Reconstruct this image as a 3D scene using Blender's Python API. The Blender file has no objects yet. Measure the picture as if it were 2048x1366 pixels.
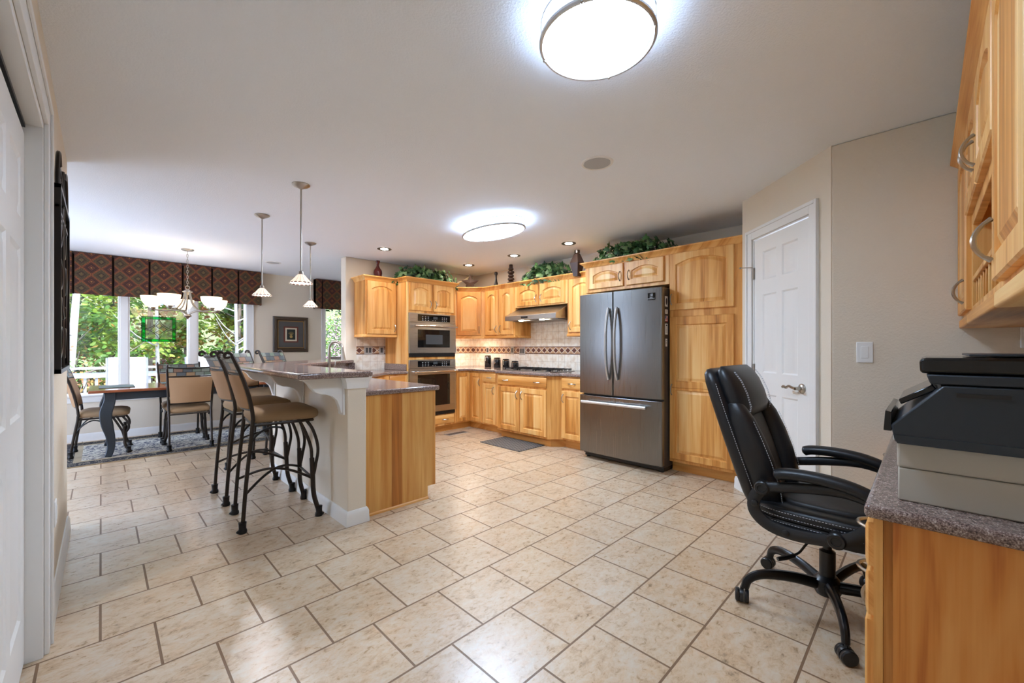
import bpy, math, random
from mathutils import Vector, Matrix

SC = bpy.context.scene
COL = SC.collection
PI = math.pi
R = math.radians
rnd = random.Random(7)

# ------------------------------------------------------------------ camera
YAW = 0.783275
cd = bpy.data.cameras.new('camera')
cam = bpy.data.objects.new('camera', cd)
COL.objects.link(cam)
cam.location = (0, 0, 1.2)
cam.rotation_euler = (PI / 2, 0, -YAW)
cd.sensor_width = 36.0
cd.lens = 824.97 / 2048 * 36.0
cd.shift_y = 13.07 / 2048
cd.clip_start = 0.02
SC.camera = cam

# ------------------------------------------------------------------ view, sky, sun
SC.view_settings.view_transform = 'Standard'
SC.view_settings.look = 'None'
SC.view_settings.gamma = 1.0
SC.view_settings.use_curve_mapping = False
SC.view_settings.exposure = 1.2


def lin(c):
    return tuple(((v / 255) / 12.92 if v / 255 <= 0.04045 else ((v / 255 + 0.055) / 1.055) ** 2.4) for v in c)


def col4(c):
    return (*lin(c), 1.0)


world = bpy.data.worlds.new('sky')
SC.world = world
world.use_nodes = True
wn = world.node_tree
bg = wn.nodes['Background']
bg.inputs['Color'].default_value = col4((196, 216, 250))
bg.inputs['Strength'].default_value = 6.0
sl = bpy.data.lights.new('sun', 'SUN')
sl.energy = 6.5
sl.angle = R(0.6)
sl.color = (1.0, 0.94, 0.84)
sun = bpy.data.objects.new('sun', sl)
COL.objects.link(sun)
sun.rotation_euler = Vector((-0.12, 0.42, -0.90)).to_track_quat('-Z', 'Y').to_euler()

LAMP_ROUND, LAMP_OVAL, LAMP_CAN, LAMP_PEND, LAMP_CHAND, LAMP_HOOD, LAMP_STRIP = 27.5, 38.0, 120.0, 650.0, 12.0, 26.0, 95.0


# ------------------------------------------------------------------ mesh builder
class MB:
    def __init__(s):
        s.v, s.f, s.m = [], [], []

    def add(s, vs, fs, mi=0, M=None):
        b = len(s.v)
        for p in vs:
            p = Vector(p)
            s.v.append(tuple(M @ p) if M is not None else tuple(p))
        for f in fs:
            s.f.append(tuple(b + i for i in f))
            s.m.append(mi)
        return s

    def box(s, x0, x1, y0, y1, z0, z1, mi=0, M=None):
        x0, x1 = min(x0, x1), max(x0, x1)
        y0, y1 = min(y0, y1), max(y0, y1)
        z0, z1 = min(z0, z1), max(z0, z1)
        vs = [(x0, y0, z0), (x1, y0, z0), (x1, y1, z0), (x0, y1, z0), (x0, y0, z1), (x1, y0, z1), (x1, y1, z1), (x0, y1, z1)]
        fs = [(0, 3, 2, 1), (4, 5, 6, 7), (0, 1, 5, 4), (1, 2, 6, 5), (2, 3, 7, 6), (3, 0, 4, 7)]
        return s.add(vs, fs, mi, M)

    def poly(s, pts, z0, z1, mi=0, M=None):
        """prism of a plan polygon between two heights"""
        a = sum(pts[i][0] * pts[(i + 1) % len(pts)][1] - pts[(i + 1) % len(pts)][0] * pts[i][1] for i in range(len(pts)))
        if a < 0:
            pts = pts[::-1]
        n = len(pts)
        vs = [(x, y, z0) for x, y in pts] + [(x, y, z1) for x, y in pts]
        fs = [tuple(range(n - 1, -1, -1)), tuple(range(n, 2 * n))] + [(i, (i + 1) % n, n + (i + 1) % n, n + i) for i in range(n)]
        return s.add(vs, fs, mi, M)

    def prism(s, pts, axis, a, b, mi=0, M=None):
        """polygon in the plane normal to axis ('x': pts are (y,z); 'y': (x,z)) extruded from a to b"""
        n = len(pts)
        if axis == 'x':
            vs = [(a, p, q) for p, q in pts] + [(b, p, q) for p, q in pts]
        elif axis == 'y':
            vs = [(p, a, q) for p, q in pts] + [(p, b, q) for p, q in pts]
        else:
            vs = [(p, q, a) for p, q in pts] + [(p, q, b) for p, q in pts]
        fs = [tuple(range(n)), tuple(range(2 * n - 1, n - 1, -1))] + [(i, n + i, n + (i + 1) % n, (i + 1) % n) for i in range(n)]
        return s.add(vs, fs, mi, M)

    def tube(s, pts, r, n=8, mi=0, M=None, closed=False, flat=1.0, up=None):
        pts = [Vector(p) for p in pts]
        N = len(pts)
        rs = r if isinstance(r, (list, tuple)) else [r] * N
        tg = []
        for i in range(N):
            if closed:
                t = pts[(i + 1) % N] - pts[i - 1]
            else:
                t = pts[min(i + 1, N - 1)] - pts[max(i - 1, 0)]
            tg.append(t.normalized() if t.length > 1e-9 else Vector((0, 0, 1)))
        u = Vector(up) if up else (Vector((0, 0, 1)) if abs(tg[0].z) < 0.9 else Vector((1, 0, 0)))
        vs = []
        for i in range(N):
            u = (u - tg[i] * u.dot(tg[i]))
            if u.length < 1e-6:
                u = tg[i].orthogonal()
            u.normalize()
            w = tg[i].cross(u)
            for k in range(n):
                a = 2 * PI * (k + 0.5) / n
                vs.append(pts[i] + u * (math.cos(a) * rs[i]) + w * (math.sin(a) * rs[i] * flat))
        fs = []
        for i in range(N if closed else N - 1):
            j = (i + 1) % N
            for k in range(n):
                k2 = (k + 1) % n
                fs.append((i * n + k, i * n + k2, j * n + k2, j * n + k))
        if not closed:
            fs.append(tuple(range(n - 1, -1, -1)))
            fs.append(tuple((N - 1) * n + k for k in range(n)))
        return s.add(vs, fs, mi, M)

    def lathe(s, prof, n=24, c=(0, 0, 0), mi=0, M=None, sx=1.0, sy=1.0, cap=True):
        vs, fs = [], []
        for r, z in prof:
            for k in range(n):
                a = 2 * PI * k / n
                vs.append((c[0] + r * sx * math.cos(a), c[1] + r * sy * math.sin(a), c[2] + z))
        for i in range(len(prof) - 1):
            for k in range(n):
                k2 = (k + 1) % n
                fs.append((i * n + k, i * n + k2, (i + 1) * n + k2, (i + 1) * n + k))
        if cap:
            if prof[0][0] > 1e-4:
                fs.append(tuple(range(n - 1, -1, -1)))
            if prof[-1][0] > 1e-4:
                fs.append(tuple((len(prof) - 1) * n + k for k in range(n)))
        return s.add(vs, fs, mi, M)

    def ball(s, c, rx, ry=None, rz=None, n=12, mi=0, M=None):
        ry = ry or rx
        rz = rz or rx
        prof = [(max(math.cos(-PI / 2 + PI * i / (n // 2 + 1)), 0.0), math.sin(-PI / 2 + PI * i / (n // 2 + 1))) for i in range(n // 2 + 2)]
        vs, fs = [], []
        for r, z in prof:
            for k in range(n):
                a = 2 * PI * k / n
                vs.append((c[0] + rx * r * math.cos(a), c[1] + ry * r * math.sin(a), c[2] + rz * z))
        for i in range(len(prof) - 1):
            for k in range(n):
                k2 = (k + 1) % n
                fs.append((i * n + k, i * n + k2, (i + 1) * n + k2, (i + 1) * n + k))
        return s.add(vs, fs, mi, M)

    def sweep(s, path, prof, closed=False, mi=0, M=None):
        """sweep a (outward offset, z) profile along a plan path with mitres; outward = right of travel"""
        P = [Vector((x, y)) for x, y in path]
        N = len(P)
        rows = []
        for i in range(N):
            d0 = (P[i] - P[i - 1]).normalized() if (i > 0 or closed) else None
            d1 = (P[(i + 1) % N] - P[i]).normalized() if (i < N - 1 or closed) else None
            d0 = d0 or d1
            d1 = d1 or d0
            n0, n1 = Vector((d0.y, -d0.x)), Vector((d1.y, -d1.x))
            m = (n0 + n1)
            m = m / max(m.dot(n1), 1e-6) if m.length > 1e-6 else n1
            rows.append([(P[i].x + m.x * o, P[i].y + m.y * o, z) for o, z in prof])
        k = len(prof)
        vs = [p for r_ in rows for p in r_]
        fs = []
        for i in range(N if closed else N - 1):
            j = (i + 1) % N
            for q in range(k):
                q2 = (q + 1) % k
                fs.append((i * k + q, j * k + q, j * k + q2, i * k + q2))
        if not closed:
            fs.append(tuple(range(k)))
            fs.append(tuple((N - 1) * k + q for q in range(k - 1, -1, -1)))
        return s.add(vs, fs, mi, M)

    def grid(s, P, mi=0, M=None, flip=False):
        """P[i][j] points to a sheet of quads"""
        a, b = len(P), len(P[0])
        vs = [p for r_ in P for p in r_]
        fs = []
        for i in range(a - 1):
            for j in range(b - 1):
                q = (i * b + j, i * b + j + 1, (i + 1) * b + j + 1, (i + 1) * b + j)
                fs.append(q[::-1] if flip else q)
        return s.add(vs, fs, mi, M)

    def loft(s, loops, mi=0, M=None, cap=True):
        n = len(loops[0])
        vs = [p for l in loops for p in l]
        fs = []
        for i in range(len(loops) - 1):
            for k in range(n):
                k2 = (k + 1) % n
                fs.append((i * n + k, i * n + k2, (i + 1) * n + k2, (i + 1) * n + k))
        if cap:
            fs.append(tuple(range(n - 1, -1, -1)))
            fs.append(tuple((len(loops) - 1) * n + k for k in range(n)))
        return s.add(vs, fs, mi, M)


def link(o):
    COL.objects.link(o)
    return o


def part(name, mb, mats, parent=None, bevel=0, seg=2, subd=0, sharp=38, label=None, kind=None):
    me = bpy.data.meshes.new(name)
    me.from_pydata(mb.v, [], mb.f)
    if not isinstance(mats, (list, tuple)):
        mats = [mats]
    for m in mats:
        me.materials.append(m)
    if len(mats) > 1:
        me.polygons.foreach_set('material_index', mb.m)
    import bmesh
    bm = bmesh.new()
    bm.from_mesh(me)
    bmesh.ops.recalc_face_normals(bm, faces=bm.faces)
    bm.to_mesh(me)
    bm.free()
    me.polygons.foreach_set('use_smooth', [True] * len(me.polygons))
    if sharp and not subd:
        me.set_sharp_from_angle(angle=R(sharp))
    me.update()
    o = link(bpy.data.objects.new(name, me))
    if parent:
        o.parent = parent
    if bevel:
        b = o.modifiers.new('bevel', 'BEVEL')
        b.width, b.segments, b.limit_method, b.angle_limit = bevel, seg, 'ANGLE', R(40)
    if subd:
        d = o.modifiers.new('subdivision', 'SUBSURF')
        d.levels = d.render_levels = subd
    if label:
        o['label'] = label
    if kind:
        o['kind'] = kind
    return o


def tag(o, label, cat, group=None, kind=None):
    o['label'] = label
    o['category'] = cat
    if group:
        o['group'] = group
    if kind:
        o['kind'] = kind
    return o


def thing(name, label, cat, loc=(0, 0, 0), rz=0.0, group=None):
    o = link(bpy.data.objects.new(name, None))
    o.location = loc
    o.rotation_euler = (0, 0, rz)
    o.empty_display_size = 0.1
    return tag(o, label, cat, group)


def solo(name, mb, mats, label, cat, loc=(0, 0, 0), rz=0.0, group=None, **k):
    o = part(name, mb, mats, **k)
    o.location = loc
    o.rotation_euler = (0, 0, rz)
    return tag(o, label, cat, group)


def struct(name, mb, mats, parent=None, **k):
    o = part(name, mb, mats, parent, **k)
    if not parent:
        o['kind'] = 'structure'
    return o


def dup(root, loc, rz, label, group=None):
    r_ = link(root.copy())
    r_.location = loc
    r_.rotation_euler = (0, 0, rz)
    r_['label'] = label
    if group:
        r_['group'] = group
    for ch in root.children:
        c = link(ch.copy())
        c.parent = r_
        for g in ch.children:
            d = link(g.copy())
            d.parent = c
    return r_


def arcpts(f, n):
    return [f(i / (n - 1)) for i in range(n)]


def spline(pts, k=6):
    """Catmull-Rom through points"""
    P = [Vector(p) for p in pts]
    P = [P[0] * 2 - P[1]] + P + [P[-1] * 2 - P[-2]]
    out = []
    for i in range(1, len(P) - 2):
        for j in range(k):
            t = j / k
            a, b, c, d = P[i - 1], P[i], P[i + 1], P[i + 2]
            out.append(0.5 * ((2 * b) + (c - a) * t + (2 * a - 5 * b + 4 * c - d) * t * t + (3 * b - 3 * c + d - a) * t ** 3))
    out.append(P[-2])
    return out


# ------------------------------------------------------------------ materials
def base(name, color, rough=0.5, metal=0.0, **k):
    m = bpy.data.materials.new(name)
    m.use_nodes = True
    p = m.node_tree.nodes['Principled BSDF']
    p.inputs['Base Color'].default_value = col4(color)
    p.inputs['Roughness'].default_value = rough
    p.inputs['Metallic'].default_value = metal
    for a, b in k.items():
        p.inputs[a.replace('_', ' ')].default_value = b
    return m


class NT:
    """short node-tree writing"""
    def __init__(s, m):
        s.t = m.node_tree
        s.p = s.t.nodes['Principled BSDF']

    def n(s, typ, **k):
        x = s.t.nodes.new(typ)
        for a, b in k.items():
            setattr(x, a, b)
        return x

    def l(s, a, b):
        s.t.links.new(a, b)

    def math(s, op, a, b=None, c=None):
        x = s.n('ShaderNodeMath', operation=op)
        for i, v in enumerate((a, b, c)):
            if v is None:
                continue
            if hasattr(v, 'type'):
                s.l(v, x.inputs[i])
            else:
                x.inputs[i].default_value = v
        return x.outputs[0]

    def xyz(s):
        tc = s.n('ShaderNodeTexCoord')
        sp = s.n('ShaderNodeSeparateXYZ')
        s.l(tc.outputs['Object'], sp.inputs[0])
        return tc.outputs['Object'], sp.outputs[0], sp.outputs[1], sp.outputs[2]

    def comb(s, x, y, z):
        c = s.n('ShaderNodeCombineXYZ')
        for i, v in enumerate((x, y, z)):
            if hasattr(v, 'type'):
                s.l(v, c.inputs[i])
            else:
                c.inputs[i].default_value = v
        return c.outputs[0]

    def noise(s, vec, scale=1.0, detail=3, rough=0.55, dist=0.0):
        x = s.n('ShaderNodeTexNoise')
        x.inputs['Scale'].default_value = scale
        x.inputs['Detail'].default_value = detail
        x.inputs['Roughness'].default_value = rough
        x.inputs['Distortion'].default_value = dist
        s.l(vec, x.inputs['Vector'])
        return x.outputs['Fac']

    def ramp(s, fac, stops, const=False):
        x = s.n('ShaderNodeValToRGB')
        e = x.color_ramp.elements
        while len(e) < len(stops):
            e.new(0.5)
        for i, (p, c) in enumerate(stops):
            e[i].position = p
            e[i].color = col4(c)
        if const:
            x.color_ramp.interpolation = 'CONSTANT'
        s.l(fac, x.inputs[0])
        return x.outputs[0]

    def mix(s, fac, a, b, blend='MIX'):
        x = s.n('ShaderNodeMix', data_type='RGBA', blend_type=blend)
        for sock, v in ((x.inputs[0], fac), (x.inputs[6], a), (x.inputs[7], b)):
            if hasattr(v, 'type'):
                s.l(v, sock)
            elif isinstance(v, (int, float)):
                sock.default_value = v
            else:
                sock.default_value = col4(v)
        return x.outputs[2]

    def bump(s, h, strength=0.3, dist=0.01):
        b = s.n('ShaderNodeBump')
        b.inputs['Strength'].default_value = strength
        b.inputs['Distance'].default_value = dist
        s.l(h, b.inputs['Height'])
        s.l(b.outputs[0], s.p.inputs['Normal'])

    def color(s, c):
        s.l(c, s.p.inputs['Base Color'])


def paint(name, color, rough=0.75, scale=0, strength=0.25, dist=0.003):
    m = base(name, color, rough)
    if scale:
        t = NT(m)
        v = t.xyz()[0]
        t.bump(t.noise(v, scale, 3, 0.6), strength, dist)
    return m


def wood(name, tones, planks=0.0, axis='z', rough=0.42, knots=False, cont=1.0, pc=0.34, wav=0.6):
    """grain runs along axis; boards of width planks change tone; every object starts elsewhere in the log"""
    m = base(name, tones[1], rough)
    t = NT(m)
    _, x, y, z = t.xyz()
    oi = t.n('ShaderNodeObjectInfo').outputs['Random']
    if axis == 'z':
        u, g = t.math('ADD', x, t.math('MULTIPLY', y, 0.83)), z
    elif axis == 'x':
        u, g = t.math('ADD', z, t.math('MULTIPLY', y, 0.83)), x
    else:
        u, g = t.math('ADD', z, t.math('MULTIPLY', x, 0.83)), y
    off = t.math('MULTIPLY', oi, 37.0)
    tone = oi
    shift = off
    if planks:
        pid = t.math('FLOOR', t.math('ADD', t.math('DIVIDE', u, planks), off))
        wn_ = t.n('ShaderNodeTexWhiteNoise', noise_dimensions='1D')
        t.l(pid, wn_.inputs['W'])
        tone = wn_.outputs['Value']
        shift = t.math('ADD', off, t.math('MULTIPLY', tone, 11.0))
    vec = t.comb(t.math('ADD', t.math('MULTIPLY', u, 14.0), shift), shift, t.math('MULTIPLY', g, 0.9))
    broad = t.noise(vec, 1.0, 3, 0.5, wav)
    vec2 = t.comb(t.math('MULTIPLY', u, 160.0), shift, t.math('MULTIPLY', g, 4.0))
    fine = t.noise(vec2, 1.0, 2, 0.5)
    f = t.math('ADD', t.math('MULTIPLY', broad, 0.8 * cont), t.math('ADD', t.math('MULTIPLY', fine, 0.22), t.math('MULTIPLY', t.math('SUBTRACT', tone, 0.5), (pc if planks else 0.18) * cont)))
    f = t.math('SUBTRACT', f, 0.4 * cont - 0.39)
    c = t.ramp(f, [(0.22, tones[0]), (0.47, tones[1]), (0.62, tones[2]), (0.85, tones[3])])
    if knots:
        vo = t.n('ShaderNodeTexVoronoi')
        vo.inputs['Scale'].default_value = 1.0
        t.l(t.comb(t.math('MULTIPLY', u, 7.0), 0.0, t.math('MULTIPLY', g, 3.0)), vo.inputs['Vector'])
        k = t.math('LESS_THAN', vo.outputs['Distance'], 0.075)
        c = t.mix(t.math('MULTIPLY', k, 0.75), c, (96, 52, 22))
    t.color(c)
    t.bump(fine, 0.08, 0.002)
    return m


def granite(name):
    m = base(name, (120, 100, 96), 0.12)
    t = NT(m)
    v = t.xyz()[0]
    a = t.noise(v, 260, 2, 0.7)
    b = t.noise(v, 90, 2, 0.6)
    f = t.math('ADD', t.math('MULTIPLY', a, 0.65), t.math('MULTIPLY', b, 0.35))
    t.color(t.ramp(f, [(0.36, (56, 44, 42)), (0.47, (116, 95, 88)), (0.55, (148, 127, 118)), (0.66, (204, 190, 180))]))
    return m


def steel(name, color=(178, 176, 172), rough=0.3, axis='x'):
    m = base(name, color, rough, 1.0)
    t = NT(m)
    _, x, y, z = t.xyz()
    v = t.comb(t.math('MULTIPLY', x, 3.0), t.math('MULTIPLY', y, 3.0), t.math('MULTIPLY', z, 500.0)) if axis == 'x' else \
        t.comb(t.math('MULTIPLY', x, 300.0), t.math('MULTIPLY', y, 300.0), t.math('MULTIPLY', z, 2.0))
    n = t.noise(v, 1.0, 2, 0.5)
    t.l(t.math('ADD', t.math('MULTIPLY', n, 0.16), rough - 0.08), t.p.inputs['Roughness'])
    t.bump(n, 0.03, 0.001)
    return m


def emit(name, color, strength, edge=None):
    m = base(name, color, 0.4)
    p = m.node_tree.nodes['Principled BSDF']
    p.inputs['Emission Color'].default_value = col4(color)
    p.inputs['Emission Strength'].default_value = strength
    return m


def tile_floor():
    m = base('floor_tile', (205, 180, 150), 0.3, Coat_Weight=0.35, Coat_Roughness=0.3)
    t = NT(m)
    v, x, y, z = t.xyz()
    vec = t.comb(t.math('ADD', x, 0.0028 + 0.16837), t.math('SUBTRACT', y, 4.4364), 0.0)
    br = t.n('ShaderNodeTexBrick', offset=0.5, offset_frequency=2, squash=1.0)
    br.inputs['Scale'].default_value = 1.0
    br.inputs['Brick Width'].default_value = 0.33673
    br.inputs['Row Height'].default_value = 0.34205
    br.inputs['Mortar Size'].default_value = 0.0048
    br.inputs['Mortar Smooth'].default_value = 0.15
    br.inputs['Bias'].default_value = 0.0
    br.inputs['Color1'].default_value = (0, 0, 0, 1)
    br.inputs['Color2'].default_value = (1, 1, 1, 1)
    br.inputs['Mortar'].default_value = (0.5, 0.5, 0.5, 1)
    t.l(vec, br.inputs['Vector'])
    tile = br.outputs['Color']
    bw = t.n('ShaderNodeRGBToBW')
    t.l(tile, bw.inputs[0])
    sh = t.math('MULTIPLY', bw.outputs[0], 19.0)
    pv = t.comb(t.math('ADD', x, sh), t.math('MULTIPLY', y, 1.5), sh)
    n1 = t.noise(pv, 9.0, 5, 0.66, 0.5)
    n2 = t.noise(pv, 30, 4, 0.7, 0.5)
    n3 = t.noise(pv, 14, 3, 0.6, 1.0)
    f = t.math('ADD', t.math('MULTIPLY', n1, 0.5), t.math('MULTIPLY', n2, 0.5))
    c = t.ramp(f, [(0.33, (126, 104, 78)), (0.42, (184, 152, 115)), (0.50, (203, 178, 147)), (0.62, (208, 195, 176))])
    c = t.mix(t.ramp(n3, [(0.5, (0, 0, 0)), (0.72, (150, 150, 150))]), c, (212, 164, 112))
    c = t.mix(0.22, c, t.mix(bw.outputs[0], (176, 146, 116), (214, 194, 168)))
    c = t.mix(br.outputs['Fac'], c, (122, 92, 64))
    t.color(c)
    t.l(t.math('ADD', t.math('MULTIPLY', n2, 0.2), t.math('ADD', t.math('MULTIPLY', br.outputs['Fac'], 0.4), 0.2)), t.p.inputs['Roughness'])
    h = t.math('SUBTRACT', t.math('MULTIPLY', t.noise(pv, 16, 4, 0.6, 1.0), 0.5), t.math('MULTIPLY', br.outputs['Fac'], 1.0))
    t.bump(h, 0.5, 0.004)
    return m


def tile_splash():
    """tumbled tile 10.5 cm square with a diamond border between pencil lines"""
    m = base('splash_tile', (226, 212, 192), 0.35)
    t = NT(m)
    v, x, y, z = t.xyz()
    u = t.math('ADD', x, y)
    W = 0.105

    def frac(a):
        return t.math('FRACT', a)
    pu = frac(t.math('DIVIDE', u, W))
    pz = frac(t.math('DIVIDE', t.math('SUBTRACT', z, 1.115), W))
    du = t.math('ABSOLUTE', t.math('SUBTRACT', pu, 0.5))
    dz = t.math('ABSOLUTE', t.math('SUBTRACT', pz, 0.5))
    grout = t.math('MAXIMUM', t.math('GREATER_THAN', du, 0.482), t.math('GREATER_THAN', dz, 0.482))
    n = t.noise(v, 14, 4, 0.6)
    c = t.ramp(n, [(0.35, (224, 204, 180)), (0.5, (238, 226, 208)), (0.68, (244, 236, 224))])
    c = t.mix(t.math('MULTIPLY', grout, 0.8), c, (182, 162, 138))
    band = t.math('MULTIPLY', t.math('GREATER_THAN', z, 1.112), t.math('LESS_THAN', z, 1.222))
    d = t.math('ADD', du, t.math('MULTIPLY', t.math('ABSOLUTE', t.math('SUBTRACT', t.math('DIVIDE', t.math('SUBTRACT', z, 1.115), 0.104), 0.5)), 1.15))
    cb = t.ramp(d, [(0.0, (98, 52, 38)), (0.41, (240, 230, 212)), (0.49, (190, 150, 114)), (0.75, (172, 130, 96))], True)
    ln = t.math('MAXIMUM', t.math('LESS_THAN', t.math('ABSOLUTE', t.math('SUBTRACT', z, 1.117)), 0.006),
                t.math('LESS_THAN', t.math('ABSOLUTE', t.math('SUBTRACT', z, 1.217)), 0.006))
    cb = t.mix(ln, cb, (86, 52, 40))
    t.color(t.mix(band, c, cb))
    t.bump(t.math('SUBTRACT', t.math('MULTIPLY', n, 0.3), grout), 0.3, 0.002)
    return m


def valance_cloth():
    m = base('valance_fabric', (110, 66, 44), 0.85)
    t = NT(m)
    v, x, y, z = t.xyz()
    p = t.math('FRACT', t.math('DIVIDE', x, 0.178))
    q = t.math('FRACT', t.math('DIVIDE', z, 0.178))
    d = t.math('ADD', t.math('ABSOLUTE', t.math('SUBTRACT', p, 0.5)), t.math('ABSOLUTE', t.math('SUBTRACT', q, 0.5)))
    n = t.noise(v, 110, 2, 0.6)
    c = t.ramp(d, [(0.0, (178, 118, 58)), (0.06, (74, 40, 32)), (0.13, (112, 62, 40)), (0.19, (66, 36, 30)), (0.33, (84, 44, 33)), (0.44, (172, 104, 50)), (0.465, (96, 44, 30)), (0.52, (168, 100, 48)), (0.545, (82, 66, 42)), (0.74, (64, 50, 36)), (0.86, (104, 84, 50))], True)
    c = t.mix(t.math('MULTIPLY', t.math('GREATER_THAN', n, 0.52), 0.55), c, (40, 30, 25))
    t.color(c)
    return m


def mosaic():
    m = base('crest_mosaic', (110, 110, 104), 0.35)
    t = NT(m)
    _, x, y, z = t.xyz()
    br = t.n('ShaderNodeTexBrick', offset=0.35, offset_frequency=2)
    br.inputs['Scale'].default_value = 1.0
    br.inputs['Brick Width'].default_value = 0.085
    br.inputs['Row Height'].default_value = 0.048
    br.inputs['Mortar Size'].default_value = 0.003
    br.inputs['Color1'].default_value = (0, 0, 0, 1)
    br.inputs['Color2'].default_value = (1, 1, 1, 1)
    br.inputs['Mortar'].default_value = (0, 0, 0, 1)
    t.l(t.comb(x, z, 0.0), br.inputs['Vector'])
    bw = t.n('ShaderNodeRGBToBW')
    t.l(br.outputs['Color'], bw.inputs[0])
    c = t.ramp(bw.outputs[0], [(0.0, (76, 84, 90)), (0.25, (150, 122, 92)), (0.45, (104, 118, 106)), (0.65, (124, 96, 80)), (0.82, (126, 134, 128))], True)
    t.color(t.mix(br.outputs['Fac'], c, (28, 24, 24)))
    return m


def rug_mat(x0, x1, y0, y1):
    m = base('rug_pile', (190, 184, 170), 0.95)
    t = NT(m)
    v, x, y, z = t.xyz()
    ex = t.math('MINIMUM', t.math('SUBTRACT', x, x0), t.math('SUBTRACT', x1, x))
    ey = t.math('MINIMUM', t.math('SUBTRACT', y, y0), t.math('SUBTRACT', y1, y))
    e = t.math('MINIMUM', ex, ey)
    n = t.noise(v, 16, 3, 0.55, 1.2)
    n2 = t.noise(v, 26, 2, 0.55, 1.5)
    field = t.ramp(n, [(0.0, (28, 30, 48)), (0.43, (60, 62, 80)), (0.47, (166, 160, 148)), (0.56, (194, 186, 168)), (0.61, (78, 78, 92))])
    bord = t.ramp(n2, [(0.0, (14, 14, 24)), (0.57, (18, 18, 30)), (0.60, (150, 140, 120)), (0.66, (160, 150, 130)), (0.68, (24, 22, 32))])
    c = t.mix(t.math('GREATER_THAN', e, 0.27), bord, field)
    strip = t.math('MULTIPLY', t.math('GREATER_THAN', e, 0.21), t.math('LESS_THAN', e, 0.27))
    c = t.mix(strip, c, (150, 134, 108))
    c = t.mix(t.math('LESS_THAN', e, 0.03), c, (146, 122, 90))
    t.color(c)
    return m


M = {}
M['wall'] = paint('wall_paint', (229, 216, 196), 0.7, 150, 0.35, 0.002)
M['wall_tex'] = paint('wall_paint_knockdown', (229, 216, 196), 0.7, 90, 0.6, 0.004)
M['ceil'] = paint('ceiling_paint', (243, 247, 252), 0.85, 110, 0.6, 0.004)
M['white'] = paint('white_trim', (236, 234, 230), 0.35)
M['door'] = paint('white_door', (236, 234, 230), 0.38)
HICK = [(244, 202, 134), (231, 170, 94), (207, 138, 62), (138, 80, 34)]
HICK_SHADED = [(230, 180, 106), (210, 146, 70), (192, 120, 48), (136, 78, 28)]  # darker hickory tones; the shade on the peninsula end is put into the colour
M['wood'] = wood('hickory_frame', HICK, 0, 'z')
M['panel'] = wood('hickory_panel', HICK, 0.115, 'z')
M['woodx'] = wood('hickory_rail', HICK, 0, 'x')
M['woodd'] = wood('hickory_striped_end', HICK_SHADED, 0.088, 'z', pc=0.62, cont=0.9)
M['woodk'] = wood('knotty_hickory', [(228, 160, 86), (216, 140, 64), (194, 112, 46), (130, 68, 26)], 0.19, 'z', 0.42, True, 1.25, 0.2, 1.6)
M['toe'] = wood('hickory_toe_kick', HICK_SHADED, 0, 'x')
M['granite'] = granite('granite')
M['steel'] = steel('stainless_steel')
M['steelv'] = steel('stainless_steel_upright', (128, 127, 125), 0.3, 'z')
M['nickel'] = base('brushed_nickel', (176, 170, 160), 0.28, 1.0)
M['chrome'] = base('chrome', (205, 205, 205), 0.12, 1.0)
M['black'] = base('black_plastic', (24, 24, 26), 0.35)
M['bglass'] = base('black_glass', (10, 10, 12), 0.05)
M['fridge_side'] = base('dark_grey_enamel', (62, 60, 60), 0.4)
M['iron'] = base('bronzed_iron', (52, 44, 38), 0.42, 0.6)
M['iron_dark'] = base('black_iron', (30, 28, 28), 0.4, 0.5)
M['suede'] = paint('tan_microsuede', (164, 128, 94), 0.9, 40, 0.15, 0.002)
M['suede_seat'] = paint('olive_tan_microsuede', (150, 122, 90), 0.85, 40, 0.15, 0.002)
M['mosaic'] = mosaic()
M['leather'] = paint('black_leather', (22, 24, 28), 0.4, 120, 0.12, 0.002)
M['thread'] = base('pale_thread', (196, 200, 208), 0.7)
M['navy'] = paint('black_painted_wood', (34, 42, 50), 0.4)
M['tabletop'] = wood('tabletop_cherry', [(150, 88, 56), (134, 74, 46), (118, 62, 38), (84, 44, 28)], 0.12, 'x', 0.13)
M['splash'] = tile_splash()
M['plate'] = base('pewter_plate', (176, 168, 160), 0.45, 0.3)
M['plate_dark'] = base('grey_rocker', (66, 64, 64), 0.4)
M['plate_white'] = base('white_plate', (240, 240, 238), 0.3)
M['glow'] = None


def glassy(name, tint=(1, 1, 1), gloss=0.07, rough=0.0):
    m = bpy.data.materials.new(name)
    m.use_nodes = True
    t = m.node_tree
    t.nodes.remove(t.nodes['Principled BSDF'])
    a = t.nodes.new('ShaderNodeBsdfTransparent')
    a.inputs[0].default_value = (*tint, 1)
    b = t.nodes.new('ShaderNodeBsdfGlossy')
    b.inputs['Roughness'].default_value = rough
    x = t.nodes.new('ShaderNodeMixShader')
    x.inputs[0].default_value = gloss
    t.links.new(a.outputs[0], x.inputs[1])
    t.links.new(b.outputs[0], x.inputs[2])
    t.links.new(x.outputs[0], t.nodes['Material Output'].inputs[0])
    return m


M['pane'] = glassy('window_glass')

# ================================================================== the room
CZ = 2.42
XL, XR, YW, YO, XG, YD = -0.159, 4.50, 7.65, 5.45, 3.12, -0.47

b = MB().box(-2.0, 5.0, -0.8, 7.8, -0.12, 0.0)
struct('floor', b, tile_floor())
b = MB().box(-2.0, 5.0, -0.8, 7.95, CZ, CZ + 0.14)
struct('ceiling', b, M['ceil'])

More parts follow.
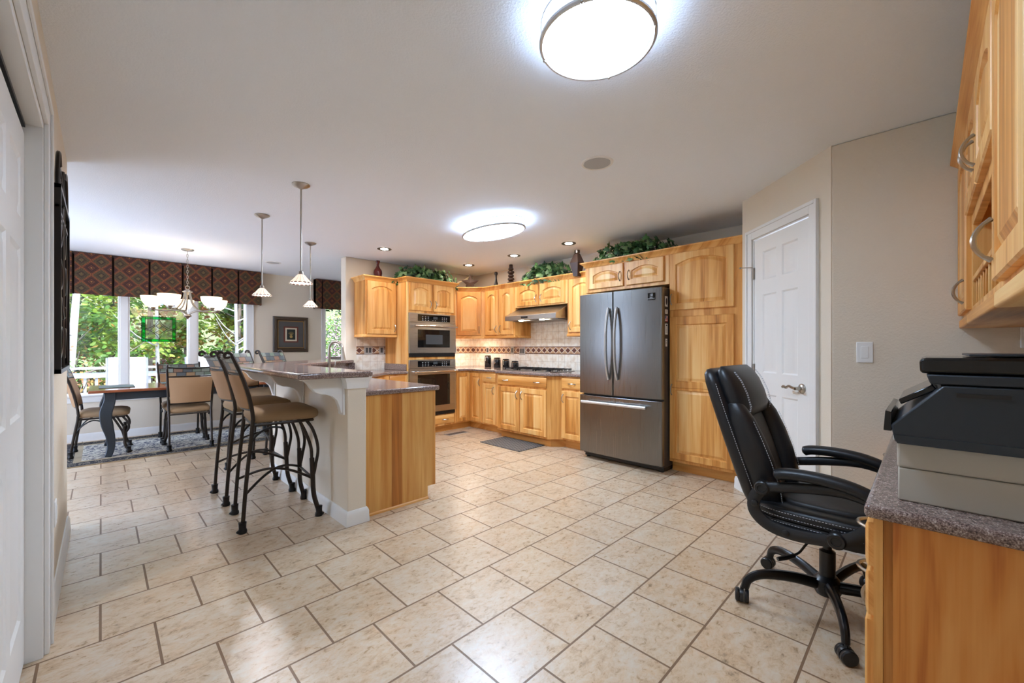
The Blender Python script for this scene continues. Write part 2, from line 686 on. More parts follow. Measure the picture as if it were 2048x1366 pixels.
b = MB()
b.box(XL - 0.12, XL, 2.43, 3.97, 0, CZ).box(XL - 0.12, XL, 0.93, 2.43, 2.075, CZ).box(XL - 0.12, XL, YD - 0.12, 0.93, 0, CZ)
b.box(-0.80, -0.74, 0.8, 2.6, 0, CZ).box(-0.80, XL - 0.12, 0.75, 0.80, 0, CZ).box(-0.80, XL - 0.12, 2.6, 2.66, 0, CZ)
struct('wall_left', b, M['wall_tex'])
struct('wall_dining_left', MB().box(-1.82, -1.70, 3.85, 4.9, 0, CZ).box(-1.82, -1.70, 6.5, YW + 0.12, 0, CZ).box(-1.82, -1.70, 4.9, 6.5, 2.08, CZ).box(-1.82, XL - 0.12, 3.85, 3.97, 0, CZ), M['wall'])
struct('wall_dining_right', MB().box(4.5, 4.62, YO + 0.15, YW + 0.12, 0, CZ), M['wall'])
struct('wall_desk', MB().box(XL - 0.12, XG + 0.1, YD - 0.12, YD, 0, CZ), M['wall_tex'])
struct('wall_right', MB().box(XG, XG + 0.12, YD - 0.12, 0.405, 0, CZ), M['wall_tex'], bevel=0.01)
struct('wall_range', MB().box(XR, XR + 0.12, 0.98, YO + 0.15, 0, CZ), M['wall'])
struct('wall_pantry', MB().box(3.80, XR, 0.98, 1.085, 0, CZ), M['wall'])
struct('wall_oven', MB().box(2.30, XR, YO, YO + 0.15, 0, CZ), M['wall'], bevel=0.012)

# window wall with two openings
b = MB()
WA, WB = (-0.57, 1.68), (2.83, 3.50)
for x0, x1 in ((-1.7, WA[0]), (WA[1], WB[0]), (WB[1], 4.5)):
    b.box(x0, x1, YW, YW + 0.14, 0, CZ)
for x0, x1 in (WA, WB):
    b.box(x0, x1, YW, YW + 0.14, 0, 0.58)
    b.box(x0, x1, YW, YW + 0.14, 2.08, CZ)
struct('wall_window', b, M['wall'])

# diagonal pantry wall, local frame: x runs along the wall, front is -y
DW = dict(loc=(3.80, 1.085, 0), rz=R(-135))
o = struct('wall_diagonal', MB().box(-0.0, 0.15, 0, 0.10, 0, CZ).box(0.79, 0.962, 0, 0.10, 0, CZ).box(0.15, 0.79, 0, 0.10, 2.065, CZ), M['wall'])
o.location, o.rotation_euler = DW['loc'], (0, 0, DW['rz'])


def door_face(b, x0, z0, w, h, y0, y1, xs, zs, dep=0.007, mi=0):
    """slab with sunk and raised rectangular panels; xs, zs give (start, end) pairs of the panels"""
    def q(ax, az, bx, bz, y):
        return [(x0 + ax, y, z0 + az), (x0 + bx, y, z0 + az), (x0 + bx, y, z0 + bz), (x0 + ax, y, z0 + bz)]
    b.add(q(0, 0, w, h, y1) + q(0, 0, w, h, y0), [(0, 1, 2, 3), (4, 5, 1, 0), (5, 6, 2, 1), (6, 7, 3, 2), (7, 4, 0, 3)], mi)
    X = [0] + [v for p in xs for v in p] + [w]
    Z = [0] + [v for p in zs for v in p] + [h]
    for i in range(len(X) - 1):
        for j in range(len(Z) - 1):
            if i % 2 == 1 and j % 2 == 1:
                L = []
                for ins, d in ((0, 0), (0.012, dep), (0.022, dep), (0.045, 0.001)):
                    L += q(X[i] + ins, Z[j] + ins, X[i + 1] - ins, Z[j + 1] - ins, y0 + d)
                fs = []
                for k in range(3):
                    for e in range(4):
                        e2 = (e + 1) % 4
                        fs.append((k * 4 + e, k * 4 + e2, k * 4 + 4 + e2, k * 4 + 4 + e))
                fs.append((12, 13, 14, 15))
                b.add(L, fs, mi)
            else:
                b.add(q(X[i], Z[j], X[i + 1], Z[j + 1], y0), [(0, 1, 2, 3)], mi)


CAS = [(0, 0), (0.078, 0), (0.078, 0.018), (0.062, 0.022), (0.05, 0.015), (0.03, 0.015), (0.012, 0.010), (0, 0.008)]


def casing(b, xa, xb, ztop, zbot=0.0, y=0.0, w=0.075):
    """moulded door or window casing around an opening, in front of y"""
    for x0, x1 in ((xa - w, xa), (xb, xb + w)):
        b.box(x0, x1, y - 0.014, y, zbot, ztop + w)
        e = x0 if x0 < xa else x1 - 0.022
        b.box(e, e + 0.022, y - 0.022, y - 0.014, zbot, ztop + w)
    b.box(xa, xb, y - 0.014, y, ztop, ztop + w)
    b.box(xa - w + 0.022, xb + w - 0.022, y - 0.022, y - 0.014, ztop + w - 0.022, ztop + w)


# pantry door
d = thing('door_1', 'white six-panel pantry door in the angled wall', 'door', DW['loc'], DW['rz'])
d['kind'] = 'structure'
b = MB()
casing(b, 0.15, 0.79, 2.065)
b.box(0.15, 0.165, 0, 0.1, 0, 2.065).box(0.775, 0.79, 0, 0.1, 0, 2.065).box(0.165, 0.775, 0, 0.1, 2.055, 2.065)
part('door_casing', b, M['white'], d, bevel=0.002)
b = MB()
door_face(b, 0.169, 0.012, 0.602, 2.036, 0.003, 0.038, [(0.105, 0.27), (0.332, 0.497)], [(0.2, 0.84), (1.0, 1.60), (1.71, 1.93)])
part('door_leaf', b, M['door'], d, sharp=20)
b = MB()
b.lathe([(0.033, 0), (0.033, 0.006), (0.028, 0.012), (0.013, 0.016), (0.011, 0.05)], 20, M=Matrix.Translation((0.71, 0.003, 0.93)) @ Matrix.Rotation(R(90), 4, 'X'))
b.tube(spline([(0.71, -0.047, 0.93), (0.69, -0.052, 0.936), (0.655, -0.052, 0.942), (0.625, -0.05, 0.93), (0.60, -0.05, 0.936), (0.588, -0.05, 0.93)]), 0.009, 8)
part('lever_handle', b, M['nickel'], d)
for zz in (1.79, 1.03, 0.25):
    b = MB().tube([(0.1665, -0.006, zz - 0.045), (0.1665, -0.006, zz + 0.045)], 0.0065, 8).box(0.16, 0.176, -0.001, 0.006, zz - 0.045, zz + 0.045)
    part('hinge', b, M['nickel'], d)
b = MB().tube([(0.166, -0.012, 1.84), (0.13, -0.05, 1.845), (0.115, -0.075, 1.845)], 0.004, 6).ball((0.113, -0.079, 1.845), 0.009)
part('door_stop', b, M['nickel'], d)

# closet with sliding doors in the near left wall: frame along +y, front faces +x
d = thing('door_2', 'white sliding closet doors in the near wall', 'door', (XL, 0.93, 0), R(90))
d['kind'] = 'structure'
b = MB()
casing(b, 0, 1.5, 2.075, w=0.09)
b.box(0, 0.02, 0, 0.12, 0, 2.075).box(1.48, 1.5, 0, 0.12, 0, 2.075).box(0.02, 1.48, 0, 0.12, 2.05, 2.075)
part('door_casing', b, M['white'], d, bevel=0.002)
for i, x0 in enumerate((0.72, 0.02)):
    b = MB()
    y0 = 0.048 + i * 0.04
    door_face(b, x0, 0.012, 0.76, 2.0, y0, y0 + 0.033, [(0.1, 0.34), (0.42, 0.66)], [(0.2, 0.82), (0.94, 1.55), (1.66, 1.88)])
    part('sliding_leaf', b, M['door'], d, sharp=20)
part('door_track', MB().box(0.02, 1.48, 0.045, 0.11, 2.036, 2.05), M['black'], d)

# baseboards
BB = [(0, 0), (0.017, 0), (0.017, 0.012), (0.014, 0.05), (0.014, 0.075), (0.010, 0.088), (0.005, 0.098), (0, 0.1)]


def baseboard(name, path):
    struct(name, MB().sweep(path, BB), M['white'], sharp=25)


baseboard('baseboard_left', [(XL, 2.52), (XL, 3.97), (XL - 0.12, 3.97)][::1])
baseboard('baseboard_window', [(-1.7, YW), (4.5, YW)])
baseboard('baseboard_diagonal', [(3.87, 1.155), (3.80, 1.085), (3.80 - 0.05, 1.085 - 0.05)])
baseboard('baseboard_right', [(3.175, 0.46), (XG, 0.405), (XG, 0.16)])

# big window: three lights between two broad mullions
w = thing('window_1', 'wide three-light white window over the dining table', 'window', (0, YW, 0))
w['kind'] = 'structure'
b = MB()
casing(b, -0.52, 1.64, 2.06, 0.58, 0.0, 0.1)
b.box(-0.57, -0.52, 0, 0.14, 0.58, 2.08).box(1.63, 1.68, 0, 0.14, 0.58, 2.08).box(-0.57, 1.68, 0, 0.14, 2.06, 2.08).box(-0.57, 1.68, 0, 0.14, 0.58, 0.61)
part('window_frame', b, M['white'], w, bevel=0.003)
for x0, x1 in ((0.16, 0.277), (0.903, 1.027)):
    b = MB().box(x0, x1, 0.0, 0.13, 0.61, 2.06).box(x0 + 0.018, x1 - 0.018, -0.014, 0, 0.6, 2.06)
    part('mullion', b, M['white'], w, bevel=0.004)
for x0, x1 in ((-0.52, 0.16), (0.277, 0.903), (1.027, 1.63)):
    part('pane', MB().box(x0, x1, 0.07, 0.074, 0.61, 2.06), M['pane'], w)
b = MB().box(-0.66, 1.78, -0.055, 0.0, 0.575, 0.60).box(-0.62, 1.74, -0.018, 0, 0.495, 0.575)
part('window_sill', b, M['white'], w, bevel=0.006)

w = thing('window_2', 'narrow white window behind the kitchen faucet', 'window', (0, YW, 0))
w['kind'] = 'structure'
b = MB()
casing(b, 2.868, 3.46, 2.06, 0.58, 0.0, 0.075)
b.box(2.83, 2.868, 0, 0.14, 0.58, 2.08).box(3.46, 3.50, 0, 0.14, 0.58, 2.08).box(2.83, 3.5, 0, 0.14, 2.06, 2.08).box(2.83, 3.5, 0, 0.14, 0.58, 0.61)
part('window_frame', b, M['white'], w, bevel=0.003)
part('pane', MB().box(2.868, 3.46, 0.07, 0.074, 0.61, 2.06), M['pane'], w)
part('window_sill', MB().box(2.76, 3.57, -0.055, 0.0, 0.575, 0.60).box(2.79, 3.54, -0.018, 0, 0.495, 0.575), M['white'], w, bevel=0.006)

# unseen glazed door, added to bring more daylight into the dining room
w = thing('added_daylight_door', 'unseen glazed door added for daylight at the hidden end of the dining room', 'window', (-1.70, 4.9, 0), R(90))
w['kind'] = 'structure'
b = MB()
casing(b, 0.0, 1.6, 2.08, 0.0, 0.0, 0.08)
b.box(0, 0.05, 0.02, 0.1, 0, 2.08).box(1.55, 1.6, 0.02, 0.1, 0, 2.08).box(0.77, 0.83, 0.02, 0.1, 0, 2.08).box(0.05, 1.55, 0.02, 0.1, 2.03, 2.08).box(0.05, 1.55, 0.02, 0.1, 0, 0.06)
part('window_frame', b, M['white'], w, bevel=0.003)
for x0, x1 in ((0.05, 0.77), (0.83, 1.55)):
    part('pane', MB().box(x0, x1, 0.058, 0.062, 0.06, 2.03), M['pane'], w)

# breakfast-bar knee wall: straight run, then 45 degrees to the oven wall
KW = [(1.175, 2.745), (1.305, 2.745), (1.305, 4.446), (2.309, 5.45), (2.30, 5.60), (2.275, 5.60), (1.175, 4.50)]
struct('wall_bar', MB().poly(KW, 0, 1.0), M['wall'], bevel=0.006)
baseboard('baseboard_bar', [(2.27, 5.595), (1.175, 4.50), (1.175, 2.745), (1.305, 2.745), (1.305, 2.80)])
struct('trim_1', MB().sweep([(1.175, 2.80), (1.175, 2.745), (1.305, 2.745), (1.305, 2.80)], [(0, 0.925), (0.010, 0.925), (0.012, 0.96), (0.018, 0.975), (0.03, 1.0), (0, 1.0)]), M['white'], sharp=25)

# ================================================================== kitchen cabinets
def handle(b, c, L=0.1, vert=True, y=0.0, proj=0.03):
    """arched pull whose feet stand on the face at y"""
    pts = []
    for i in range(11):
        u = -1 + 2 * i / 10
        dd = -proj * math.cos(u * PI / 2) ** 0.7 if abs(u) < 1 else 0.0
        pts.append((c[0], y + dd - 0.002, c[1] + u * L / 2) if vert else (c[0] + u * L / 2, y + dd - 0.002, c[1]))
    rs = [0.0065] + [0.0042 + 0.0018 * math.cos((-1 + 2 * i / 10) * PI / 2) for i in range(1, 10)] + [0.0065]
    b.tube(pts, rs, 6, up=(1, 0, 0) if vert else (0, 0, 1))


def raised(b, x0, z0, w, h, y, arch=0.0, t=0.02, st=None, top=None):
    """framed door with a raised panel; frame material 0, panel material 1"""
    K = 15 if arch else 0
    st = st or min(0.058, w * 0.2)
    top = top or st

    def loop(i, zb, zt, a, yy):
        P = [(x0 + i, yy, z0 + zb), (x0 + w - i, yy, z0 + zb)]
        zs = z0 + h - zt - a
        P.append((x0 + w - i, yy, zs))
        for k in range(1, K + 1):
            u = k / (K + 1)
            P.append((x0 + w - i - u * (w - 2 * i), yy, zs + a * (1 - (2 * u - 1) ** 2)))
        P.append((x0 + i, yy, zs))
        return P
    L = [loop(0, 0, 0, 0, y), loop(0, 0, 0, 0, y - t + 0.005), loop(0.005, 0.005, 0.005, 0, y - t),
         loop(st, st, top, arch, y - t), loop(st + 0.006, st + 0.006, top + 0.006, arch, y - t + 0.012),
         loop(st + 0.013, st + 0.013, top + 0.013, arch, y - t + 0.012), loop(st + 0.036, st + 0.036, top + 0.036, arch, y - t + 0.002)]
    n = len(L[0])
    vs = [p for l in L for p in l]
    for i in range(len(L) - 1):
        b.add([*L[i], *L[i + 1]], [(k, (k + 1) % n, n + (k + 1) % n, n + k) for k in range(n)], 0 if i < 4 else 1)
    b.add(L[-1], [tuple(range(n))], 1)
    b.add(L[0], [tuple(range(n - 1, -1, -1))], 0)


def slab(b, x0, z0, w, h, y, t=0.02):
    L = []
    for ins, yy in ((0, y), (0, y - t + 0.008), (0.006, y - t + 0.003), (0.016, y - t)):
        L.append([(x0 + ins, yy, z0 + ins), (x0 + w - ins, yy, z0 + ins), (x0 + w - ins, yy, z0 + h - ins), (x0 + ins, yy, z0 + h - ins)])
    b.loft(L)


def cabinet(name, label, loc, rz, w, d, z0, z1, doors=(), drawers=(), toe=0.0, group=None, body=None, bodymat=None, rail=0.0, extra=None):
    """local frame: x to the viewer's right, back on y=0, face frame at y=-d.
    doors: (x, z, w, h, arch, hx, hz) with a pull at hx, hz or None; drawers: (x, z, w, h, [pull x])"""
    o = thing(name, label, 'cabinet', loc, rz, group)
    b = MB()
    if body:
        body(b)
    else:
        b.box(0, w, -d, 0, z0 + toe, z1)
    part('cabinet_body', b, bodymat or M['wood'], o, bevel=0.002)
    if toe:
        part('toe_kick', MB().box(0.0, w, -d + 0.07, -0.01, 0, toe), M['toe'], o)
    if rail:
        part('light_rail', MB().box(-0.006, w + 0.006, -d - 0.014, -0.003, z0 - rail, z0), M['woodx'], o, bevel=0.006, seg=3)
    for dx, dz, dw, dh, ar, hx, hz in doors:
        b = MB()
        raised(b, dx, dz, dw, dh, -d, ar)
        p = part('door', b, [M['wood'], M['panel']], o, sharp=25)
        if hx is not None:
            b = MB()
            handle(b, (hx, hz), 0.1, True, -d - 0.02)
            part('handle', b, M['nickel'], p)
    for dx, dz, dw, dh, hs in drawers:
        b = MB()
        slab(b, dx, dz, dw, dh, -d)
        p = part('drawer', b, M['woodx'], o, sharp=25)
        for hx in hs:
            b = MB()
            handle(b, (hx, dz + dh / 2), 0.1, False, -d - 0.02)
            part('handle', b, M['nickel'], p)
    return o


CROWN = [(0, 0), (0.006, 0), (0.010, 0.014), (0.022, 0.030), (0.040, 0.044), (0.046, 0.048), (0.046, 0.06), (0, 0.06)]


def crown(path, z, label, mat='woodx'):
    prof = [(a, z + c) for a, c in CROWN]
    solo('crown_molding', MB().sweep(path, prof), M[mat], label, 'molding', sharp=25)


FR = R(-90)   # faces -x
# --- oven wall (faces -y)
cabinet('wall_cabinet', 'single-door hickory upper cabinet at the free end of the tiled oven wall', (2.42, YO, 0), 0, 0.445, 0.33, 1.38, 2.09,
        [(0.022, 1.385, 0.408, 0.695, 0.045, 0.405, 1.47)], rail=0.035)
crown([(2.42, YO - 0.002), (2.42, YO - 0.33), (2.865, YO - 0.33)][::-1][::-1], 2.085, 'crown moulding on the single-door upper cabinet beside the ovens')


def oven_body(b):
    # carcass as a box of panels so that the two appliances sit in real openings
    W, D = 0.79, 0.60
    b.box(0, 0.02, -D, -0.011, 0.1, 2.09).box(W - 0.02, W, -D, -0.011, 0.1, 2.09)
    b.box(0.02, W - 0.02, -0.03, -0.011, 0.1, 2.09)
    for z0, z1 in ((0.1, 0.262), (1.042, 1.078), (1.674, 2.09)):
        b.box(0.02, W - 0.02, -D, -0.03, z0, z1)
    b.box(0.02, 0.03, -D, -D + 0.04, 0.262, 1.674).box(W - 0.03, W - 0.02, -D, -D + 0.04, 0.262, 1.674)


cabinet('oven_cabinet', 'tall hickory cabinet holding the microwave and the wall oven', (2.87, YO, 0), 0, 0.79, 0.60, 0, 2.09,
        [(0.03, 1.705, 0.345, 0.375, 0.035, 0.345, 1.80), (0.405, 1.705, 0.345, 0.375, 0.035, 0.435, 1.80)],
        [(0.03, 0.125, 0.73, 0.125, [0.60])], toe=0.1, body=oven_body, bodymat=M['panel'])
crown([(2.87, YO - 0.3805), (2.87, YO - 0.60), (3.66, YO - 0.60), (3.66, YO - 0.385)], 2.085, 'crown moulding on the tall oven cabinet')

# --- inside corner base, faces -y and -x
o = thing('corner_cabinet', 'hickory corner base cabinet between the wall oven and the cooktop run', 'cabinet', (0, 0, 0))
b = MB().poly([(3.66, YO - 0.01), (3.66, 4.85), (3.93, 4.85), (3.93, 4.55), (XR - 0.01, 4.55), (XR - 0.01, YO - 0.01)], 0.1, 0.86)
part('cabinet_body', b, M['wood'], o, bevel=0.002)
part('toe_kick', MB().poly([(3.66, YO - 0.02), (3.66, 4.92), (4.0, 4.92), (4.0, 4.55), (XR - 0.02, 4.55), (XR - 0.02, YO - 0.02)], 0, 0.1), M['toe'], o)
b = MB()
raised(b, 3.675, 0.12, 0.245, 0.715, 4.85)
part('door', b, [M['wood'], M['panel']], o, sharp=25)
b = MB()
raised(b, 0.025, 0.12, 0.265, 0.715, 0)
mt = Matrix.Translation((3.93, 4.85, 0)) @ Matrix.Rotation(FR, 4, 'Z')
b.v = [tuple(mt @ Vector(p)) for p in b.v]
p = part('door', b, [M['wood'], M['panel']], o, sharp=25)
b = MB()
handle(b, (0.255, 0.70), 0.1, True, -0.02)
b.v = [tuple(mt @ Vector(q)) for q in b.v]
part('handle', b, M['nickel'], p)

# --- range wall, faces -x; origin at the left end, local x runs to -y
cabinet('base_cabinet', 'narrow hickory base cabinet with one drawer over one door by the corner', (XR, 4.55, 0), FR, 0.33, 0.57, 0, 0.86,
        [(0.022, 0.12, 0.268, 0.565, 0, 0.255, 0.60)], [(0.022, 0.715, 0.268, 0.125, [0.156])], toe=0.1)


def bump_body(b):
    b.poly([(0, -0.012), (0, -0.57), (0.13, -0.70), (1.0, -0.70), (1.13, -0.57), (1.13, -0.012)], 0.1, 0.86)


o = cabinet('base_cabinet', 'wide bumped-out hickory base cabinet under the cooktop with angled ends', (XR, 4.22, 0), FR, 1.13, 0.70, 0, 0.86,
            [(0.15, 0.125, 0.40, 0.565, 0, 0.515, 0.60), (0.565, 0.125, 0.435, 0.565, 0, 0.60, 0.60)],
            [(0.15, 0.715, 0.85, 0.125, [0.30, 0.85])], toe=0.0, body=bump_body)
part('toe_kick', MB().poly([(0, -0.02), (0, -0.50), (0.13, -0.63), (1.0, -0.63), (1.13, -0.50), (1.13, -0.02)], 0, 0.1), M['toe'], o)
cabinet('base_cabinet', 'hickory base cabinet squeezed between the cooktop cabinet and the refrigerator', (XR, 3.09, 0), FR, 0.335, 0.57, 0, 0.86,
        [(0.0, 0.12, 0.31, 0.565, 0, 0.03, 0.60)], [(0.0, 0.715, 0.31, 0.125, [0.155])], toe=0.1)

# countertop on this run
b = MB().poly([(3.662, YO - 0.006), (3.662, 4.815), (3.895, 4.815), (3.895, 4.235), (3.765, 4.105), (3.765, 3.205), (3.895, 3.075), (3.895, 2.757), (XR - 0.006, 2.757), (XR - 0.006, YO - 0.006)], 0.86, 0.897)
solo('countertop', b, M['granite'], 'brown speckled granite countertop along the cooktop wall', 'countertop', bevel=0.012, seg=4)

# uppers
o = thing('corner_wall_cabinet', 'angled hickory upper cabinet across the kitchen corner', 'cabinet', (0, 0, 0))
part('cabinet_body', MB().poly([(3.665, YO - 0.01), (3.665, 5.12), (3.83, 5.12), (4.17, 4.78), (XR - 0.01, 4.78), (XR - 0.01, YO - 0.01)], 1.38, 2.075), M['wood'], o, bevel=0.002)
mt = Matrix.Translation((3.83, 5.12, 0)) @ Matrix.Rotation(R(-45), 4, 'Z')
b = MB()
raised(b, 0.055, 1.395, 0.37, 0.665, 0, 0.045)
b.v = [tuple(mt @ Vector(q)) for q in b.v]
p = part('door', b, [M['wood'], M['panel']], o, sharp=25)
b = MB()
handle(b, (0.395, 1.48), 0.1, True, -0.02)
b.v = [tuple(mt @ Vector(q)) for q in b.v]
part('handle', b, M['nickel'], p)
part('light_rail', MB().sweep([(3.67, 5.12), (3.83, 5.12), (4.17, 4.782)], [(0.012, 1.345), (0.014, 1.38), (-0.01, 1.38), (-0.01, 1.345)]), M['woodx'], o)

cabinet('wall_cabinet', 'two narrow doors on a hickory upper cabinet between the corner and the hood', (XR, 4.78, 0), FR, 0.66, 0.33, 1.38, 2.075,
        [(0.03, 1.395, 0.28, 0.665, 0.04, 0.28, 1.48), (0.345, 1.395, 0.285, 0.665, 0.04, 0.372, 1.48)], rail=0.035, bodymat=M['panel'])
cabinet('wall_cabinet', 'short two-door hickory upper cabinet directly above the range hood', (XR, 4.12, 0), FR, 0.925, 0.33, 1.765, 2.075,
        [(0.05, 1.78, 0.40, 0.28, 0.035, 0.415, 1.87), (0.47, 1.78, 0.42, 0.28, 0.035, 0.505, 1.87)])
cabinet('wall_cabinet', 'single-door hickory upper cabinet half hidden by the refrigerator', (XR, 3.195, 0), FR, 0.435, 0.33, 1.38, 2.075,
        [(0.03, 1.395, 0.38, 0.665, 0.04, 0.06, 1.48)], rail=0.035)
crown([(3.667, 5.12), (3.83, 5.12), (4.17, 4.78), (4.17, 2.765)], 2.07, 'crown moulding on the upper cabinets along the cooktop wall')
cabinet('refrigerator_cabinet', 'deep two-door hickory cabinet above the refrigerator', (XR, 2.755, 0), FR, 0.985, 0.57, 1.825, 2.12,
        [(0.055, 1.86, 0.435, 0.245, 0.04, 0.455, 1.965), (0.53, 1.86, 0.405, 0.245, 0.04, 0.56, 1.965)])


def tall_body(b):
    b.box(0, 0.68, -0.57, -0.012, 0.1, 2.12)


o = cabinet('pantry_cabinet', 'full-height hickory pantry cabinet beside the refrigerator', (XR, 1.768, 0), FR, 0.68, 0.57, 0, 2.12,
            [(0.008, 1.565, 0.575, 0.545, 0.05, 0.03, 1.67)], [], toe=0.1, body=tall_body)
# the long lower door has two stacked panels in one frame
b = MB()
raised(b, 0.008, 0.82, 0.575, 0.68, -0.57, 0, top=0.075)
raised(b, 0.008, 0.13, 0.575, 0.6895, -0.57, 0, top=0.02)
p = part('door', b, [M['wood'], M['panel']], o, sharp=25)
b = MB()
handle(b, (0.032, 0.80), 0.1, True, -0.59)
part('handle', b, M['nickel'], p)
crown([(4.1705, 2.757), (3.93, 2.757), (3.93, 1.09)], 2.11, 'crown moulding over the refrigerator and the pantry cabinet')

# --- peninsula
def pen_body(b):
    b.box(0, 0.6, 0.0, 1.40, 0.1, 0.858)


o = thing('peninsula_cabinet', 'hickory peninsula cabinet with striped end panel against the bar wall', 'cabinet', (1.307, 2.82, 0))
b = MB().poly([(0, 0), (0.605, 0), (0.605, 1.40), (1.22, 2.015), (1.55, 2.015), (1.55, 2.62), (1.0, 2.62), (0, 1.625)], 0.1, 0.858)
part('cabinet_body', b, M['wood'], o)
part('toe_kick', MB().poly([(0.002, 0.002), (0.535, 0.002), (0.535, 1.43), (1.19, 2.085), (1.55, 2.085), (1.55, 2.6), (1.0, 2.6), (0.002, 1.6)], 0, 0.1), M['toe'], o)
b = MB().prism([(0, 0.001), (0.54, 0.001), (0.54, 0.1), (0.605, 0.1), (0.605, 0.858), (0, 0.858)], 'y', -0.012, 0.0)
part('end_panel', b, M['woodd'], o)
part('shoe_molding', MB().sweep([(0.012, -0.012), (0.54, -0.012)], [(0, 0), (0.012, 0), (0.010, 0.012), (0, 0.018)]), M['woodx'], o)
part('face_frame', MB().box(0.605, 0.612, -0.012, 1.395, 0.1, 0.858), M['wood'], o)
for k in range(3):
    b = MB()
    mt = Matrix.Translation((0.612, 0.02 + k * 0.46, 0)) @ Matrix.Rotation(R(90), 4, 'Z')
    raised(b, 0, 0.12, 0.43, 0.565, 0)
    b.v = [tuple(mt @ Vector(q)) for q in b.v]
    part('door', b, [M['wood'], M['panel']], o, sharp=25)
    b = MB()
    slab(b, 0, 0.715, 0.43, 0.125, 0)
    b.v = [tuple(mt @ Vector(q)) for q in b.v]
    part('drawer', b, M['woodx'], o, sharp=25)
mt = Matrix.Translation((1.245, 2.015, 0))
b = MB()
slab(b, 0.05, 0.70, 0.225, 0.14, 0)
b.v = [tuple(mt @ Vector(q)) for q in b.v]
part('drawer', b, M['woodx'], o, sharp=25)
b = MB()
slab(b, 0.05, 0.700, 0.75, 0.14, 0)
mt = Matrix.Translation((0.605, 1.40, 0)) @ Matrix.Rotation(R(45), 4, 'Z')
b.v = [tuple(mt @ Vector(q)) for q in b.v]
part('drawer', b, M['woodx'], o, sharp=25)

b = MB().poly([(1.308, 2.788), (1.95, 2.788), (1.95, 4.2), (2.555, 4.805), (2.865, 4.805), (2.865, 5.445), (2.312, 5.445), (1.308, 4.44)], 0.86, 0.897)
o = solo('countertop', b, M['granite'], 'brown granite peninsula countertop below the bar', 'countertop', bevel=0.012, seg=4)
o = solo('backsplash', MB().poly([(2.853, 4.86), (2.867, 4.86), (2.867, 5.43), (2.853, 5.43)], 0.8975, 0.985), M['granite'], 'low granite splash strip against the side of the oven cabinet', 'backsplash', bevel=0.003)
o = solo('backsplash', MB().poly([(1.32, 4.4465), (2.312, 5.4385), (2.42, 5.4385), (2.42, 5.425), (2.325, 5.425), (1.335, 4.435)], 0.8975, 1.003), M['granite'], 'angled granite splash strip behind the sink below the raised bar', 'backsplash', bevel=0.003)

b = MB().poly([(0.85, 2.70), (1.335, 2.70), (1.335, 4.40), (2.39, 5.385), (2.39, 5.448), (2.296, 5.448), (2.27, 5.64), (2.27, 6.05), (0.85, 4.635)], 1.003, 1.042)
solo('bar_counter', b, M['granite'], 'polished raised granite bar top bending toward the oven wall', 'bar top', bevel=0.014, seg=4)

# corbels under the bar top
cp = [(0, 0.76), (-0.018, 0.76), (-0.022, 0.775), (-0.028, 0.80), (-0.045, 0.845), (-0.075, 0.875), (-0.115, 0.89), (-0.15, 0.895), (-0.185, 0.91), (-0.21, 0.935), (-0.228, 0.965), (-0.25, 0.985), (-0.27, 0.99), (-0.27, 1.002), (0, 1.002)]
CL = ['white scrolled bar corbel nearest the end post', 'white scrolled bar corbel between the near and far ones', 'white scrolled bar corbel at the bend of the bar']
for k, yy in enumerate((2.83, 3.62, 4.40)):
    o = thing('corbel', CL[k], 'corbel', (1.174, yy, 0), 0, 'corbels under the bar')
    part('bracket', MB().prism(cp, 'y', -0.024, 0.024), M['white'], o, bevel=0.003)
    part('back_plate', MB().box(-0.012, 0, -0.045, 0.045, 0.745, 1.0), M['white'], o, bevel=0.003)

# tiled splash on the two walls
struct('trim_2', MB().box(XR - 0.008, XR - 0.0005, 2.757, YO - 0.009, 0.8975, 1.80), M['splash'])
struct('trim_3', MB().box(3.662, XR - 0.009, YO - 0.008, YO - 0.0005, 0.8975, 1.40), M['splash'])
struct('trim_4', MB().box(2.45, 2.868, YO - 0.008, YO - 0.0005, 0.8975, 1.375), M['splash'])

# ================================================================== appliances and kitchen things
def text(name, body, size, M_, mat, parent, ext=0.0004):
    c = bpy.data.curves.new(name, 'FONT')
    c.body, c.size, c.extrude = body, size, ext
    c.align_x, c.align_y = 'CENTER', 'CENTER'
    c.materials.append(mat)
    tmp = bpy.data.objects.new(name, c)
    me = bpy.data.meshes.new_from_object(tmp)
    bpy.data.objects.remove(tmp)
    o = link(bpy.data.objects.new(name, me))
    o.parent = parent
    o.matrix_local = M_
    return o


UP = Matrix.Rotation(R(90), 4, 'X')   # text standing up, facing -y
M['ink'] = base('pale_print', (205, 208, 210), 0.5)
M['display'] = base('grey_display', (72, 76, 78), 0.15)
M['ovenwin'] = base('oven_window', (22, 20, 19), 0.04)


